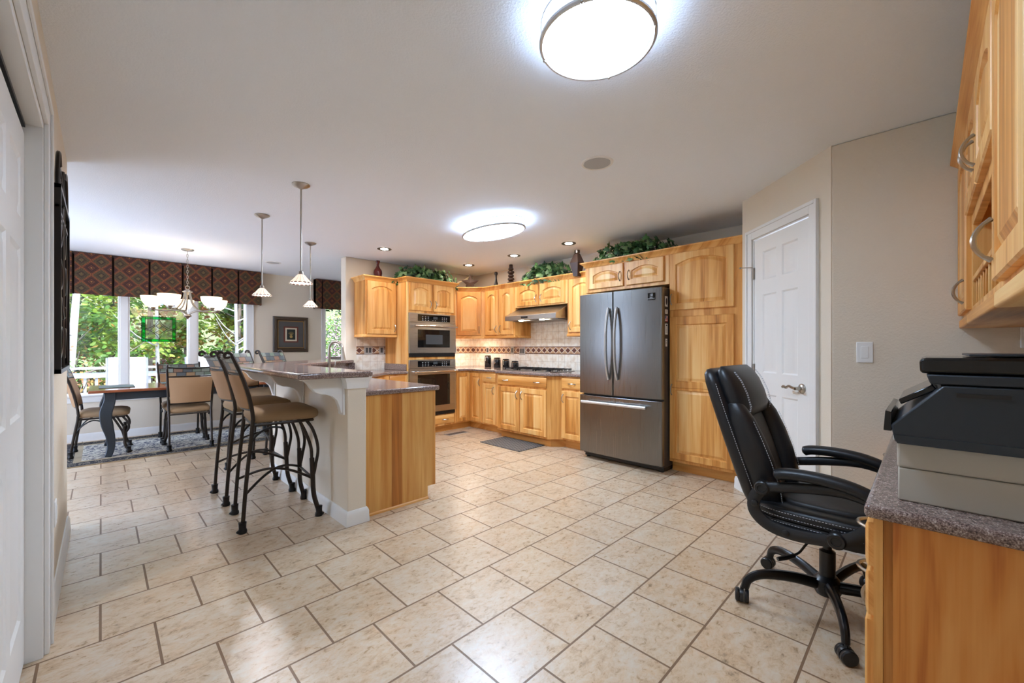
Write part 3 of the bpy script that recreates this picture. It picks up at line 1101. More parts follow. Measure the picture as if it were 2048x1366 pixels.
def built_in(name, label, z0, z1, window, ctrl_h, knob_x):
    o = thing(name, label, 'oven', (2.885, YO - 0.60, 0))
    W, H = 0.76, z1 - z0
    part('chassis', MB().box(0.02, W - 0.02, -0.002, 0.50, z0 + 0.01, z1 - 0.01), M['black'], o)
    b = MB().box(0, W, -0.028, -0.003, z1 - ctrl_h, z1)
    p = part('control_panel', b, M['steel'], o, bevel=0.003)
    q = part('display_glass', MB().box(0.13, 0.66, -0.031, -0.0282, z1 - ctrl_h + 0.018, z1 - 0.016), M['bglass'], p, bevel=0.002)
    b = MB()
    for i in range(3):
        for j in range(3):
            b.box(0.195 + i * 0.045, 0.213 + i * 0.045, -0.0316, -0.031, z1 - ctrl_h + 0.03 + j * 0.022, z1 - ctrl_h + 0.036 + j * 0.022)
            b.box(0.52 + i * 0.035, 0.533 + i * 0.035, -0.0316, -0.031, z1 - ctrl_h + 0.03 + j * 0.022, z1 - ctrl_h + 0.036 + j * 0.022)
    b.box(0.36, 0.375, -0.0316, -0.031, z1 - ctrl_h + 0.03, z1 - ctrl_h + 0.035).box(0.40, 0.415, -0.0316, -0.031, z1 - ctrl_h + 0.03, z1 - ctrl_h + 0.035)
    part('key_lettering', b, M['ink'], p)
    part('display', MB().box(0.375, 0.445, -0.0316, -0.031, z1 - ctrl_h + 0.05, z1 - ctrl_h + 0.085), M['display'], p)
    dz1, dz0 = z1 - ctrl_h - 0.004, z0 + 0.052
    b = MB()
    wx0, wx1, wz0, wz1 = 0.125, 0.655, dz0 + window[0], dz1 - window[1]
    b.box(0, wx0, -0.034, -0.003, dz0, dz1).box(wx1, W, -0.034, -0.003, dz0, dz1).box(wx0, wx1, -0.034, -0.003, dz0, wz0).box(wx0, wx1, -0.034, -0.003, wz1, dz1)
    p = part('door', b, M['steel'], o)
    part('door_window', MB().box(wx0, wx1, -0.031, -0.006, wz0, wz1), M['ovenwin'], p)
    zh = dz1 - 0.045
    b = MB().tube([(0.05, -0.085, zh), (W - 0.01, -0.085, zh)], 0.0125, 12)
    for x in (0.085, W - 0.045):
        b.tube([(x, -0.085, zh), (x, -0.03, zh)], 0.008, 8)
    part('handle', b, M['chrome'], p)
    b = MB().box(0.005, W - 0.005, -0.02, -0.003, z0, dz0 - 0.004)
    for k in range(3):
        b.box(0.03, W - 0.03, -0.026, -0.02, z0 + 0.008 + k * 0.014, z0 + 0.014 + k * 0.014)
    part('lower_vent', b, M['black'], o)
    return o, p, (wz0, wz1)


o, p, wz = built_in('microwave_oven', 'stainless built-in microwave above the wall oven', 1.08, 1.672, (0.075, 0.09), 0.125, 0)
part('inner_window', MB().box(0.255, 0.53, -0.0325, -0.0312, wz[0] + 0.045, wz[1] - 0.07), M['display'], p)
built_in('wall_oven', 'stainless wall oven below the microwave', 0.264, 1.04, (0.085, 0.085), 0.115, 0)

# range hood, local frame facing -y
o = thing('range_hood', 'sloping stainless range hood under the short cabinet', 'range hood', (XR - 0.009, 4.117, 0), FR)
b = MB().prism([(-0.0, 1.585), (-0.53, 1.572), (-0.53, 1.635), (-0.25, 1.763), (0.0, 1.763)], 'x', 0, 0.90)
part('hood_shell', b, M['steel'], o, bevel=0.003)
part('switch_panel', MB().box(0.31, 0.43, -0.535, -0.5302, 1.592, 1.62), M['black'], o, bevel=0.002)
part('grease_filter', MB().box(0.05, 0.85, -0.42, -0.05, 1.566, 1.574), M['steelv'], o)
M['hoodlamp'] = emit('hood_lamp_glow', (255, 236, 206), LAMP_HOOD)
for x in (0.26, 0.63):
    part('lamp', MB().lathe([(0.0, 0.0), (0.032, 0.0), (0.036, 0.012)], 16, (x, -0.475, 1.562)), M['hoodlamp'], o)

# slim lamps under the upper cabinets
M['strip_glow'] = emit('under_cabinet_lamp_glow', (255, 240, 218), LAMP_STRIP)
for lab, loc, rz, L_ in (('slim lamp under the upper cabinet between corner and hood', (XR - 0.12, 4.46, 1.379), FR, 0.5), ('slim lamp under the single-door upper cabinet by the bar', (2.64, YO - 0.12, 1.379), 0, 0.3),
                         ('slim lamp under the angled corner cabinet', (4.10, 5.06, 1.379), R(-45), 0.35), ('slim lamp under the upper cabinet by the refrigerator', (XR - 0.12, 3.0, 1.379), FR, 0.3)):
    o = thing('under_cabinet_light', lab, 'under-cabinet light', loc, rz, 'slim lamps under the upper cabinets')
    part('housing', MB().box(-L_ / 2, L_ / 2, -0.02, 0.02, -0.012, -0.0005), M['white'], o)
    part('lamp', MB().box(-L_ / 2 + 0.01, L_ / 2 - 0.01, -0.014, 0.014, -0.0145, -0.0125), M['strip_glow'], o)

# gas cooktop
o = thing('gas_cooktop', 'black grated gas cooktop on the bumped-out counter', 'cooktop', (XR - 0.37, 3.665, 0.897), FR)
part('tray', MB().box(-0.43, 0.43, -0.25, 0.25, 0.0, 0.008), M['steel'], o, bevel=0.004)
for k in range(3):
    x0 = -0.42 + k * 0.28
    b = MB()
    for yy in (-0.17, 0.0, 0.17):
        b.box(x0 + 0.02, x0 + 0.26, yy - 0.005, yy + 0.005, 0.026, 0.036)
    for xx in (x0 + 0.02, x0 + 0.14, x0 + 0.255):
        b.box(xx - 0.005, xx + 0.005, -0.22, 0.22, 0.026, 0.036)
    for xx in (x0 + 0.02, x0 + 0.255):
        for yy in (-0.215, 0.215):
            b.box(xx - 0.005, xx + 0.005, yy - 0.005, yy + 0.005, 0.007, 0.03)
    part('grate', b, M['iron_dark'], o)
for x, y in ((-0.29, 0.11), (-0.29, -0.11), (0.29, 0.11), (0.29, -0.11), (0.0, 0.0)):
    part('burner', MB().lathe([(0.045, 0.007), (0.045, 0.016), (0.03, 0.018), (0.03, 0.022), (0.0, 0.023)], 16, (x, y, 0)), M['black'], o)
for k in range(5):
    part('knob', MB().lathe([(0.018, 0.007), (0.017, 0.026), (0.0, 0.027)], 12, (0.40 - 0.0, -0.18 + 0.09 * k, 0)), M['chrome'], o)

M['satin'] = base('satin_metal', (214, 215, 216), 0.38, 0.9)
# refrigerator: faces -x, origin at left end (y=2.70), front of doors at x=3.72
o = thing('refrigerator', 'stainless french-door refrigerator with bottom freezer drawer', 'refrigerator', (4.47, 2.705, 0), FR)
W = 0.945
part('case', MB().box(0.012, W - 0.012, -0.66, 0, 0.045, 1.765), M['fridge_side'], o, bevel=0.006)


def fdoor(x0, x1, z0, z1):
    """slightly bowed door front"""
    P = []
    n = 13
    b_ = MB()
    def yb(x):
        u = (x - W / 2) / (W / 2)
        return -0.742 + 0.022 * u * u
    xs = [x0 + (x1 - x0) * i / (n - 1) for i in range(n)]
    loop = [(x0, -0.665)] + [(x0, yb(x0) + 0.008), (x0 + 0.006, yb(x0 + 0.006))] + [(x, yb(x)) for x in xs[1:-1]] + [(x1 - 0.006, yb(x1 - 0.006)), (x1, yb(x1) + 0.008), (x1, -0.665)]
    b_.poly(loop, z0, z1)
    return b_


mid = 0.43
DR = {}
for nm, x0, x1, z0, z1 in (('left', 0.0, mid - 0.003, 0.71, 1.78), ('right', mid + 0.003, W, 0.71, 1.78)):
    p = part('door', fdoor(x0, x1, z0, z1), M['steelv'], o, bevel=0.004)
    DR[nm] = p
    hx = mid - 0.045 if nm == 'left' else mid + 0.055
    pts = []
    for i in range(17):
        u = -1 + i / 8
        pts.append((hx + (0.0 if nm == 'left' else 0.0), -0.752 - 0.055 * (1 - abs(u) ** 2.6), 1.245 + 0.37 * u))
    b = MB().tube(pts, [0.011] + [0.0125] * 15 + [0.011], 10, flat=1.5)
    part('handle', b, M['satin'], p)
p = part('freezer_drawer', fdoor(0.0, W, 0.075, 0.69), M['steelv'], o, bevel=0.004)
b = MB().tube([(0.075, -0.79, 0.625), (W - 0.13, -0.79, 0.625)], 0.0155, 12)
for x in (0.11, W - 0.165):
    b.tube([(x, -0.79, 0.625), (x, -0.735, 0.625)], 0.010, 8)
part('handle', b, M['satin'], p)
part('base_grille', MB().box(0.02, W - 0.02, -0.64, -0.1, 0.012, 0.06), M['black'], o)
for x in (0.05, W - 0.05):
    part('leveling_foot', MB().lathe([(0.022, 0.0), (0.022, 0.02), (0.012, 0.02), (0.012, 0.05)], 12, (x, -0.62, 0)), M['black'], o)
part('hinge_cover', MB().box(W - 0.12, W - 0.015, -0.70, -0.52, 1.766, 1.785), M['fridge_side'], o, bevel=0.004)
# warranty sticker
pr = DR['right']
zb = 1.695
def yb2(x):
    u = (x - W / 2) / (W / 2)
    return -0.742 + 0.022 * u * u
part('sticker', MB().box(0.802, 0.882, yb2(0.84) - 0.0022, yb2(0.84) + 0.003, zb - 0.034, zb + 0.034), M['bglass'], pr)
text('sticker_lettering', '10', 0.034, Matrix.Translation((0.842, yb2(0.84) - 0.003, zb + 0.014)) @ UP, M['ink'], pr)
text('sticker_lettering', 'YEAR\nWARRANTY', 0.013, Matrix.Translation((0.842, yb2(0.84) - 0.003, zb - 0.015)) @ UP, M['ink'], pr)

# cards and magnets on the fridge side (side faces -y in the room)
M['card'] = base('white_card', (232, 228, 222), 0.6)
M['cardred'] = base('red_print', (176, 60, 56), 0.6)
M['cardblue'] = base('blue_print', (60, 74, 120), 0.6)
M['cardblk'] = base('dark_print', (54, 52, 56), 0.6)
ys = 2.705 - W + 0.012 - 0.0025
FX = 3.865


def magnet(label, z0, z1, deco, w=0.055):
    o_ = thing('fridge_magnet', label, 'magnet', (FX, ys, (z0 + z1) / 2), 0, 'magnets on the refrigerator side')
    h = (z1 - z0) / 2
    part('card', MB().box(-w / 2, w / 2, -0.0008, 0.002, -h, h), M['card'], o_, bevel=0.001)
    deco(o_, w, h)


def d_oval(o_, w, h):
    part('print', MB().lathe([(0.0, 0), (1, 0), (1, 0.0006), (0, 0.0006)], 20, M=Matrix.Translation((0, -0.0008, 0)) @ Matrix.Rotation(R(90), 4, 'X') @ Matrix.Diagonal((0.016, 0.034, 1, 1))), M['cardblk'], o_)


def d_lines(o_, w, h):
    b_ = MB()
    for k in range(3):
        b_.box(-w * 0.32, w * (0.3 - 0.12 * k), -0.0014, -0.0008, h * 0.45 - k * h * 0.4, h * 0.58 - k * h * 0.4)
    part('print', b_, M['cardblk'], o_)


def d_flag(o_, w, h):
    b_ = MB()
    for k in range(4):
        b_.box(-w / 2, w / 2, -0.0014, -0.0008, -h + k * h / 2, -h + k * h / 2 + h / 4)
    part('stripes', b_, M['cardred'], o_)
    part('canton', MB().box(-w / 2, -w * 0.08, -0.002, -0.0014, 0.0, h), M['cardblue'], o_)


def d_note(o_, w, h):
    b_ = MB()
    for k in range(7):
        b_.box(-w * 0.3, w * 0.3, -0.0014, -0.0008, h * 0.3 - k * h * 0.16, h * 0.33 - k * h * 0.16)
    part('print', b_, M['cardblk'], o_)
    part('header', MB().box(-w * 0.2, w * 0.25, -0.0014, -0.0008, h * 0.55, h * 0.85), M['cardblk'], o_)


magnet('white card with dark oval picture, topmost on the refrigerator side', 1.60, 1.70, d_oval)
magnet('small white card with printed lines below the oval picture card', 1.53, 1.572, d_lines)
magnet('small striped flag magnet on the refrigerator side', 1.455, 1.51, d_flag)
magnet('long white note with printed lines under the flag magnet', 1.33, 1.435, d_note)
magnet('lowest white tag on the refrigerator side', 1.215, 1.29, d_lines, 0.035)

# faucet
o = thing('faucet', 'brushed nickel gooseneck kitchen faucet behind the bar', 'faucet', (1.83, 4.775, 0.897), R(-45))
part('base', MB().lathe([(0.03, 0), (0.03, 0.008), (0.022, 0.02), (0.021, 0.07)], 20), M['nickel'], o)
pts = [(0, 0, 0.06), (0, 0, 0.20), (0, 0, 0.27)] + [(0.075 - 0.075 * math.cos(a), 0, 0.29 + 0.085 * math.sin(a)) for a in [PI * k / 10 for k in range(0, 10)]] + [(0.152, 0, 0.27)]
part('spout', MB().tube(pts, [0.0165] * 3 + [0.015] * 10 + [0.015], 12), M['nickel'], o)
part('spray_head', MB().tube([(0.152, 0, 0.27), (0.156, 0, 0.23), (0.165, 0, 0.165)], [0.016, 0.018, 0.023], 12), M['nickel'], o)
part('lever', MB().tube(spline([(0.018, 0, 0.06), (0.05, -0.01, 0.075), (0.075, -0.015, 0.11), (0.08, -0.015, 0.15)]), [0.009] * 10 + [0.0075] * 9, 8), M['nickel'], o)

# canisters with clamp lids
M['canister'] = base('dark_canister_glass', (26, 24, 25), 0.12)
for i, (yy, hh, lab) in enumerate(((4.945, 0.185, 'tallest dark canister, nearest the corner'), (4.725, 0.155, 'second tallest dark canister from the corner'),
                                   (4.53, 0.135, 'second shortest dark canister on the counter'), (4.335, 0.11, 'shortest dark canister, nearest the cooktop'))):
    o = thing('canister', lab, 'canister', (4.38, yy, 0.897), FR, 'clamp-lid canisters on the counter')
    r_ = 0.054
    part('jar', MB().lathe([(r_ - 0.004, 0), (r_, 0.006), (r_, hh - 0.035), (r_ - 0.004, hh - 0.028)], 24), M['canister'], o)
    part('lid', MB().lathe([(r_ - 0.003, hh - 0.02), (r_ - 0.002, hh - 0.006), (r_ - 0.012, hh), (0.0, hh + 0.001)], 24), M['canister'], o)
    part('seal_ring', MB().lathe([(r_ - 0.002, hh - 0.028), (r_ + 0.001, hh - 0.024), (r_ - 0.002, hh - 0.02)], 24), M['chrome'], o)
    part('clamp', MB().tube([(0.012, -r_ - 0.001, hh - 0.02), (0.012, -r_ - 0.008, hh - 0.04), (0.012, -r_ - 0.007, hh - 0.075)], 0.0035, 6).ball((0.012, -r_ - 0.007, hh - 0.08), 0.008, 0.004, 0.011, 8), M['chrome'], o)

# switch and outlet plates
def plate(label, loc, rz, gangs, group, mats=None, cat='outlet', w=None):
    mp, mr = mats or (M['plate'], M['plate_dark'])
    w = w or (0.075 if gangs == 1 else 0.122)
    o_ = thing('wall_plate', label, cat, loc, rz, group)
    part('cover', MB().box(-w / 2, w / 2, -0.007, 0, -0.06, 0.06), mp, o_, bevel=0.004)
    for g in range(gangs):
        x = (g - (gangs - 1) / 2) * 0.046
        part('rocker', MB().box(x - 0.0165, x + 0.0165, -0.0095, -0.006, -0.034, 0.034), mr, o_, bevel=0.002)


PG = 'pewter plates on the tile'
plate('single pewter plate on the tile above the tallest canister', (XR - 0.0085, 5.07, 1.165), FR, 1, PG)
plate('single pewter plate on the tile above the shortest canister', (XR - 0.0085, 4.50, 1.165), FR, 1, PG)
plate('double pewter switch plate on the tile left of the hood', (XR - 0.0085, 4.29, 1.155), FR, 2, PG)
plate('double pewter switch plate on the tile by the bar', (2.615, YO - 0.0085, 1.17), 0, 2, PG)
plate('single pewter plate on the tile beside the oven cabinet', (2.81, YO - 0.0085, 1.17), 0, 1, PG)
plate('single pewter plate on the tile at the edge of the wall oven', (4.10, YO - 0.0085, 1.165), 0, 1, PG)
solo('spoon_rest', MB().lathe([(0.0, 0.004), (0.03, 0.004), (0.055, 0.014), (0.06, 0.022), (0.053, 0.018), (0.028, 0.008), (0.0, 0.008)], 20, sx=1.3), M['plate_white'], 'small white spoon rest on the counter beside the cooktop', 'spoon rest', (4.10, 4.20, 0.8975), R(20))
WM = (M['plate_white'], M['plate_white'])
plate('white light switch on the wall beside the pantry door', (XG, 0.25, 1.175), FR, 1, None, WM, 'light switch')
plate('white outlet plate on the wall above the printer', (XG, -0.355, 1.26), FR, 1, None, WM)
plate('white outlet low on the near wall past the closet', (XL, 2.93, 0.415), R(90), 1, None, WM)

# kitchen mat and floor register
m = base('mat_weave', (98, 92, 86), 0.8)
t = NT(m)
_, x, y, z = t.xyz()
q = t.math('ADD', t.math('ABSOLUTE', t.math('SUBTRACT', t.math('FRACT', t.math('MULTIPLY', x, 24.0)), 0.5)), t.math('ABSOLUTE', t.math('SUBTRACT', t.math('FRACT', t.math('MULTIPLY', y, 14.0)), 0.5)))
t.color(t.ramp(q, [(0.0, (150, 140, 128)), (0.22, (84, 78, 74)), (0.6, (92, 86, 80)), (0.85, (130, 122, 112))]))
M['mat'] = m
solo('kitchen_mat', MB().box(-0.225, 0.225, -0.35, 0.35, 0, 0.009), M['mat'], 'dark woven anti-fatigue mat in front of the cooktop', 'mat', (3.64, 3.66, 0.0005), bevel=0.004)
o = thing('floor_register', 'metal floor vent near the corner cabinets', 'vent', (3.54, 4.66, 0.0))
part('frame', MB().box(-0.17, 0.17, -0.065, 0.065, 0, 0.004), M['plate'], o, bevel=0.002)
b = MB()
for k in range(12):
    b.box(-0.15 + k * 0.026, -0.132 + k * 0.026, -0.045, 0.045, 0.0035, 0.0045)
part('slots', b, M['black'], o)

# ================================================================== seating, table, desk
def post_y(z, zs, y0, y1, zt, k=1.7):
    """how far back the chair back leans at height z"""
    u = max(0.0, min(1.0, (z - zs) / (zt - zs)))
    return y0 + (y1 - y0) * u ** k


def curved_back(b, w0, w1, z0, z1, yf, cup, th, nx=12, nz=8, bulge=0.0):
    F_, B_ = [], []
    for j in range(nz + 1):
        z = z0 + (z1 - z0) * j / nz
        w = w0 + (w1 - w0) * j / nz
        fr, br = [], []
        for i in range(nx + 1):
            u = -1 + 2 * i / nx
            y = yf(z) + cup * (1 - u * u)
            bu = bulge * (1 - u ** 4) * (1 - (2 * j / nz - 1) ** 4)
            fr.append((u * w / 2, y - th / 2 - bu, z))
            br.append((u * w / 2, y + th / 2 + bu, z))
        F_.append(fr)
        B_.append(br)
    b.grid(F_)
    b.grid(B_, flip=True)
    for j in range(nz):
        b.add([F_[j][0], F_[j + 1][0], B_[j + 1][0], B_[j][0]], [(0, 3, 2, 1)])
        b.add([F_[j][-1], F_[j + 1][-1], B_[j + 1][-1], B_[j][-1]], [(0, 1, 2, 3)])
    for i in range(nx):
        b.add([F_[0][i], F_[0][i + 1], B_[0][i + 1], B_[0][i]], [(0, 1, 2, 3)])
        b.add([F_[-1][i], F_[-1][i + 1], B_[-1][i + 1], B_[-1][i]], [(0, 3, 2, 1)])
    return b


def pad(b, w, d0, d1, z0, z1, rr=0.05, dome=0.012, wr=None):
    """rounded seat cushion from y=d0 (front) to d1 (rear)"""
    wr = wr or w
    def ring(ins, z):
        P = []
        n = 6
        for cx, cy, a0 in ((1, 1, 0), (-1, 1, 90), (-1, -1, 180), (1, -1, 270)):
            hw = (wr if cy > 0 else w) / 2 - ins
            yy = (d1 - ins) if cy > 0 else (d0 + ins)
            r_ = max(rr - ins * 0.5, 0.01)
            for k in range(n):
                a = R(a0 + 90 * k / (n - 1))
                P.append((cx * (hw - r_) + r_ * math.cos(a), yy - cy * r_ + r_ * math.sin(a), z))
        return P
    h = z1 - z0
    L = [ring(0.02, z0), ring(0.004, z0 + 0.15 * h), ring(0.0, z0 + 0.45 * h), ring(0.006, z0 + 0.75 * h), ring(0.028, z0 + 0.95 * h), ring(0.07, z1 + dome * 0.6), ring(0.13, z1 + dome)]
    b.loft(L)
    return b


def boot(b, p, d=1):
    x, y = p
    b.lathe([(0.024, 0), (0.027, 0.006), (0.026, 0.02), (0.021, 0.03), (0.022, 0.055), (0.024, 0.07), (0.019, 0.072)], 12, (x, y, 0))
    b.ball((x, y + d * 0.016, 0.012), 0.017, 0.02, 0.012, 8)
    return b


def seating(name, label, cat, group, zs, zt, hs, zb):
    """iron-framed chair or stool; front is -y. zs seat underside, hs seat thickness, zt top of back, zb bottom of the back pad"""
    o = thing(name, label, cat, (0, 0, 0), 0, group)
    tall = zs > 0.6
    hw = 0.20
    yf = lambda z: post_y(z, zs, 0.175, 0.305, zt)
    up = MB()
    pad(up, 0.43, -0.235, 0.19, zs, zs + hs, 0.06, 0.014, 0.40)
    part('seat', up, M['suede_seat'], o, sharp=60)
    b = MB().tube([(-0.185, -0.19, zs - 0.012), (0.185, -0.19, zs - 0.012), (0.19, 0.17, zs - 0.012), (-0.19, 0.17, zs - 0.012)], 0.011, 6, closed=True)
    part('seat_frame', b, M['iron'], o)
    # rear legs and posts
    wt = 0.225
    for s in (-1, 1):
        leg = [(s * hw, 0.235, 0.03), (s * hw, 0.215, zs * 0.45), (s * hw, 0.185, zs * 0.9), (s * hw, 0.178, zs + 0.03)]
        p = part('leg', MB().tube(spline(leg, 5), 0.0125, 8), M['iron'], o)
        part('foot', boot(MB(), (s * hw, 0.235)), M['iron_dark'], p)
        zs2 = [zs + 0.02 + (zt - 0.03 - zs - 0.02) * k / 8 for k in range(9)]
        pts = [(s * (hw + (wt - hw) * k / 8), yf(z), z) for k, z in enumerate(zs2)]
        e = pts[-1]
        for k in range(1, 15):
            a = PI * 0.5 * 0 + k * 0.42
            rr = 0.026 * (1 - 0.045 * k)
            pts.append((e[0], e[1] + 0.012 + 0.026 * (1 - math.cos(0.0)) + rr * (-math.cos(a)) + 0.014, e[2] + rr * math.sin(a) + 0.004))
        part('back_post', MB().tube(pts, [0.0125] * 9 + [0.0115 - 0.0004 * k for k in range(14)], 8), M['iron'], o)
    # front legs: two rods that part below the seat and join lower down
    zj = zs * 0.42
    for s in (-1, 1):
        b = MB()
        low = spline([(s * 0.185, -0.185, zj + 0.12), (s * 0.19, -0.19, zj), (s * 0.20, -0.195, zs * 0.22), (s * 0.215, -0.225, 0.03)], 5)
        b.tube(low, [0.016] * (len(low) - 1) + [0.013], 8)
        if tall:
            b.tube(spline([(s * 0.170, -0.15, zs - 0.01), (s * 0.182, -0.195, zs - 0.09), (s * 0.19, -0.225, zs - 0.22), (s * 0.19, -0.208, zj + 0.06), (s * 0.19, -0.19, zj - 0.03)], 5), 0.011, 8)
            b.tube(spline([(s * 0.178, -0.105, zs - 0.01), (s * 0.182, -0.145, zs - 0.10), (s * 0.188, -0.18, zs - 0.22), (s * 0.19, -0.182, zj + 0.06), (s * 0.19, -0.185, zj - 0.03)], 5), 0.011, 8)
        else:
            b.tube(spline([(s * 0.17, -0.17, zs - 0.01), (s * 0.185, -0.215, zs - 0.08), (s * 0.19, -0.225, zs - 0.15), (s * 0.19, -0.195, zj + 0.04), (s * 0.19, -0.19, zj)], 5), 0.011, 8)
            b.tube(spline([(s * 0.175, -0.09, zs - 0.01), (s * 0.18, -0.13, zs - 0.09), (s * 0.188, -0.17, zs - 0.18), (s * 0.19, -0.185, zj)], 5), 0.011, 8)
        p = part('leg', b, M['iron'], o)
        part('foot', boot(MB(), (s * 0.215, -0.225), -1), M['iron_dark'], p)
    # side brackets under the seat
    for s in (-1, 1):
        b = MB()
        b.tube(spline([(s * hw, 0.20, zs * (0.80 if tall else 0.62)), (s * hw, 0.15, zs * (0.90 if tall else 0.80)), (s * hw, 0.08, zs - 0.035), (s * hw, 0.02, zs - 0.04), (s * hw, -0.005, zs - 0.06)], 4), 0.0075, 6)
        part('bracket', b, M['iron_dark'], o)
    if tall:
        zr = 0.27
        for s in (-1, 1):
            q = [(s * hw * (1 - t_) + -s * 0.195 * t_, 0.215 - 0.405 * t_, zr - 0.02 + 0.075 * math.sin(PI * t_) + 0.02 * t_) for t_ in [k / 12 for k in range(13)]]
            part('stretcher', MB().tube(q, 0.009, 8), M['iron'], o)
        part('stretcher', MB().tube([(-0.19, -0.19, zr), (0.19, -0.19, zr)], 0.009, 8), M['iron'], o)
    # back: pad, crest of stone tiles, rails
    zc = zt - (0.135 if tall else 0.13)
    cup = 0.035
    b = curved_back(MB(), 0.375, 0.415, zb, zc - 0.02, yf, cup, 0.03, bulge=0.008)
    part('backrest', b, M['suede'], o, sharp=60)
    def ycr(z):
        return yf(z)
    b = curved_back(MB(), 0.418, 0.435, zc, zt - 0.03, ycr, cup, 0.016)
    part('crest', b, M['mosaic'], o, sharp=60)
    for z, w, sag in ((zc - 0.010, 0.415, 0.0), (zt - 0.028, 0.44, -0.018), (zb - 0.008, 0.38, 0.0)):
        pts = [(u * w / 2, yf(z) + cup * (1 - u * u), z + sag * (1 - u * u)) for u in [-1 + k / 6 for k in range(13)]]
        part('back_rail', MB().tube(pts, 0.0085, 8), M['iron'], o)
    return o


SG = 'iron bar stools with mosaic crests'
st = seating('bar_stool', 'iron bar stool with tan seat closest to the camera, nearest the bar end post', 'bar stool', SG, 0.70, 1.175, 0.075, 0.80)
st.location, st.rotation_euler = (0.90, 3.305, 0), (0, 0, R(90 - 5))
dup(st, (0.905, 3.965, 0), R(91), 'iron bar stool with tan seat, second along the bar from its end post', SG)
dup(st, (1.19, 4.84, 0), R(45), 'iron bar stool at the bend of the bar, third from the end post', SG)
dup(st, (1.62, 5.22, 0), R(45), 'farthest iron bar stool with mosaic crest, under the framed picture', SG)
CG = 'iron dining chairs around the table'
ch = seating('dining_chair', 'dining chair at the head of the table beside the near wall, seen from its side', 'dining chair', CG, 0.425, 1.0, 0.07, 0.55)
ch.location, ch.rotation_euler = (0.01, 6.68, 0.0068), (0, 0, R(87))
dup(ch, (0.76, 6.385, 0.0068), R(179), 'dining chair with its tan back to the room, in front of the table', CG)
dup(ch, (0.76, 6.985, 0.0068), R(0), 'dining chair on the window side of the table, behind the other chair', CG)

# dining table
o = thing('dining_table', 'dining table with reddish top and black curved legs on the rug', 'table', (0.83, 6.70, 0.0068))
part('tabletop', MB().box(-0.93, 0.93, -0.47, 0.47, 0.708, 0.738), M['tabletop'], o, bevel=0.006, seg=3)
b = MB().box(-0.76, 0.76, -0.40, -0.375, 0.62, 0.707).box(-0.76, 0.76, 0.375, 0.40, 0.62, 0.707).box(-0.80, -0.775, -0.36, 0.36, 0.62, 0.707).box(0.775, 0.80, -0.36, 0.36, 0.62, 0.707)
part('apron', b, M['navy'], o, bevel=0.004)
for sx in (-1, 1):
    for sy in (-1, 1):
        pts = [(0, 0.707, 0.068), (0, 0.62, 0.068), (0.012, 0.56, 0.072), (0.030, 0.48, 0.074), (0.022, 0.36, 0.066), (-0.004, 0.24, 0.055), (-0.012, 0.14, 0.049), (-0.004, 0.06, 0.045), (0.016, 0.0, 0.043)]
        sp = spline([(sx * (0.765 + a), sy * (0.368 + a * 0.6), z) for a, z, r_ in pts], 5)
        rs = [q.x for q in spline([(r_, 0, 0) for a, z, r_ in pts], 5)]
        part('leg', MB().tube(sp, rs, 4, up=(1, 0, 0)), M['navy'], o, bevel=0.008, sharp=50)
PM = base('placemat_weave', (52, 66, 56), 0.7)
t = NT(PM)
_, x, y, z = t.xyz()
t.color(t.ramp(t.math('FRACT', t.math('MULTIPLY', t.math('ADD', x, t.math('MULTIPLY', y, 0.4)), 14.0)), [(0.0, (44, 60, 52)), (0.45, (56, 72, 60)), (0.5, (88, 96, 78)), (0.95, (48, 60, 54))]))
for lab, px, py, rz in (('dark green placemat at the head of the table', 0.13, 6.72, 90), ('dark green placemat in front of the chair turned from the room', 0.76, 6.42, 0), ('dark green placemat on the window side of the table', 0.76, 6.97, 0)):
    solo('placemat', MB().box(-0.21, 0.21, -0.15, 0.15, 0, 0.006), PM, lab, 'placemat', (px, py, 0.7452), R(rz), 'placemats on the dining table', bevel=0.002)

# rug with fringe
RX0, RX1, RY0, RY1 = -0.42, 1.95, 6.02, 7.52
o = thing('area_rug', 'cream and navy patterned area rug under the dining table', 'rug', (0, 0, 0))
part('pile', MB().box(RX0, RX1, RY0, RY1, 0.0005, 0.0065), rug_mat(RX0, RX1, RY0, RY1), o)
b = MB()
for k in range(75):
    y0 = RY0 + 0.01 + k * 0.02
    for xx, s in ((RX0, -1), (RX1, 1)):
        b.box(xx, xx + s * 0.05, y0, y0 + 0.009, 0.0005, 0.004)
part('fringe', b, base('rug_fringe', (206, 194, 170), 0.9), o, kind='stuff')

# ---------------------------------------------------------------- desk at the near right
o = thing('desk_cabinet', 'knotty hickory desk cabinet whose bare end faces the camera', 'cabinet', (XG, YD, 0), R(180))
W = XG - 1.545
part('cabinet_body', MB().box(0.002, 0.38, -0.555, -0.002, 0.1, 0.722).box(W - 0.42, W - 0.013, -0.555, -0.002, 0.1, 0.722).box(0.38, W - 0.42, -0.03, -0.002, 0.1, 0.722), M['wood'], o)
part('end_panel', MB().box(W - 0.012, W, -0.535, -0.002, 0.0, 0.722), M['woodk'], o)
part('face_frame', MB().box(W - 0.42, W, -0.575, -0.5555, 0.1, 0.722).box(0.002, 0.38, -0.575, -0.5555, 0.1, 0.722), M['wood'], o)
part('toe_kick', MB().box(0.0, 0.38, -0.49, -0.01, 0, 0.1).box(W - 0.42, W - 0.013, -0.49, -0.01, 0, 0.1), M['toe'], o)
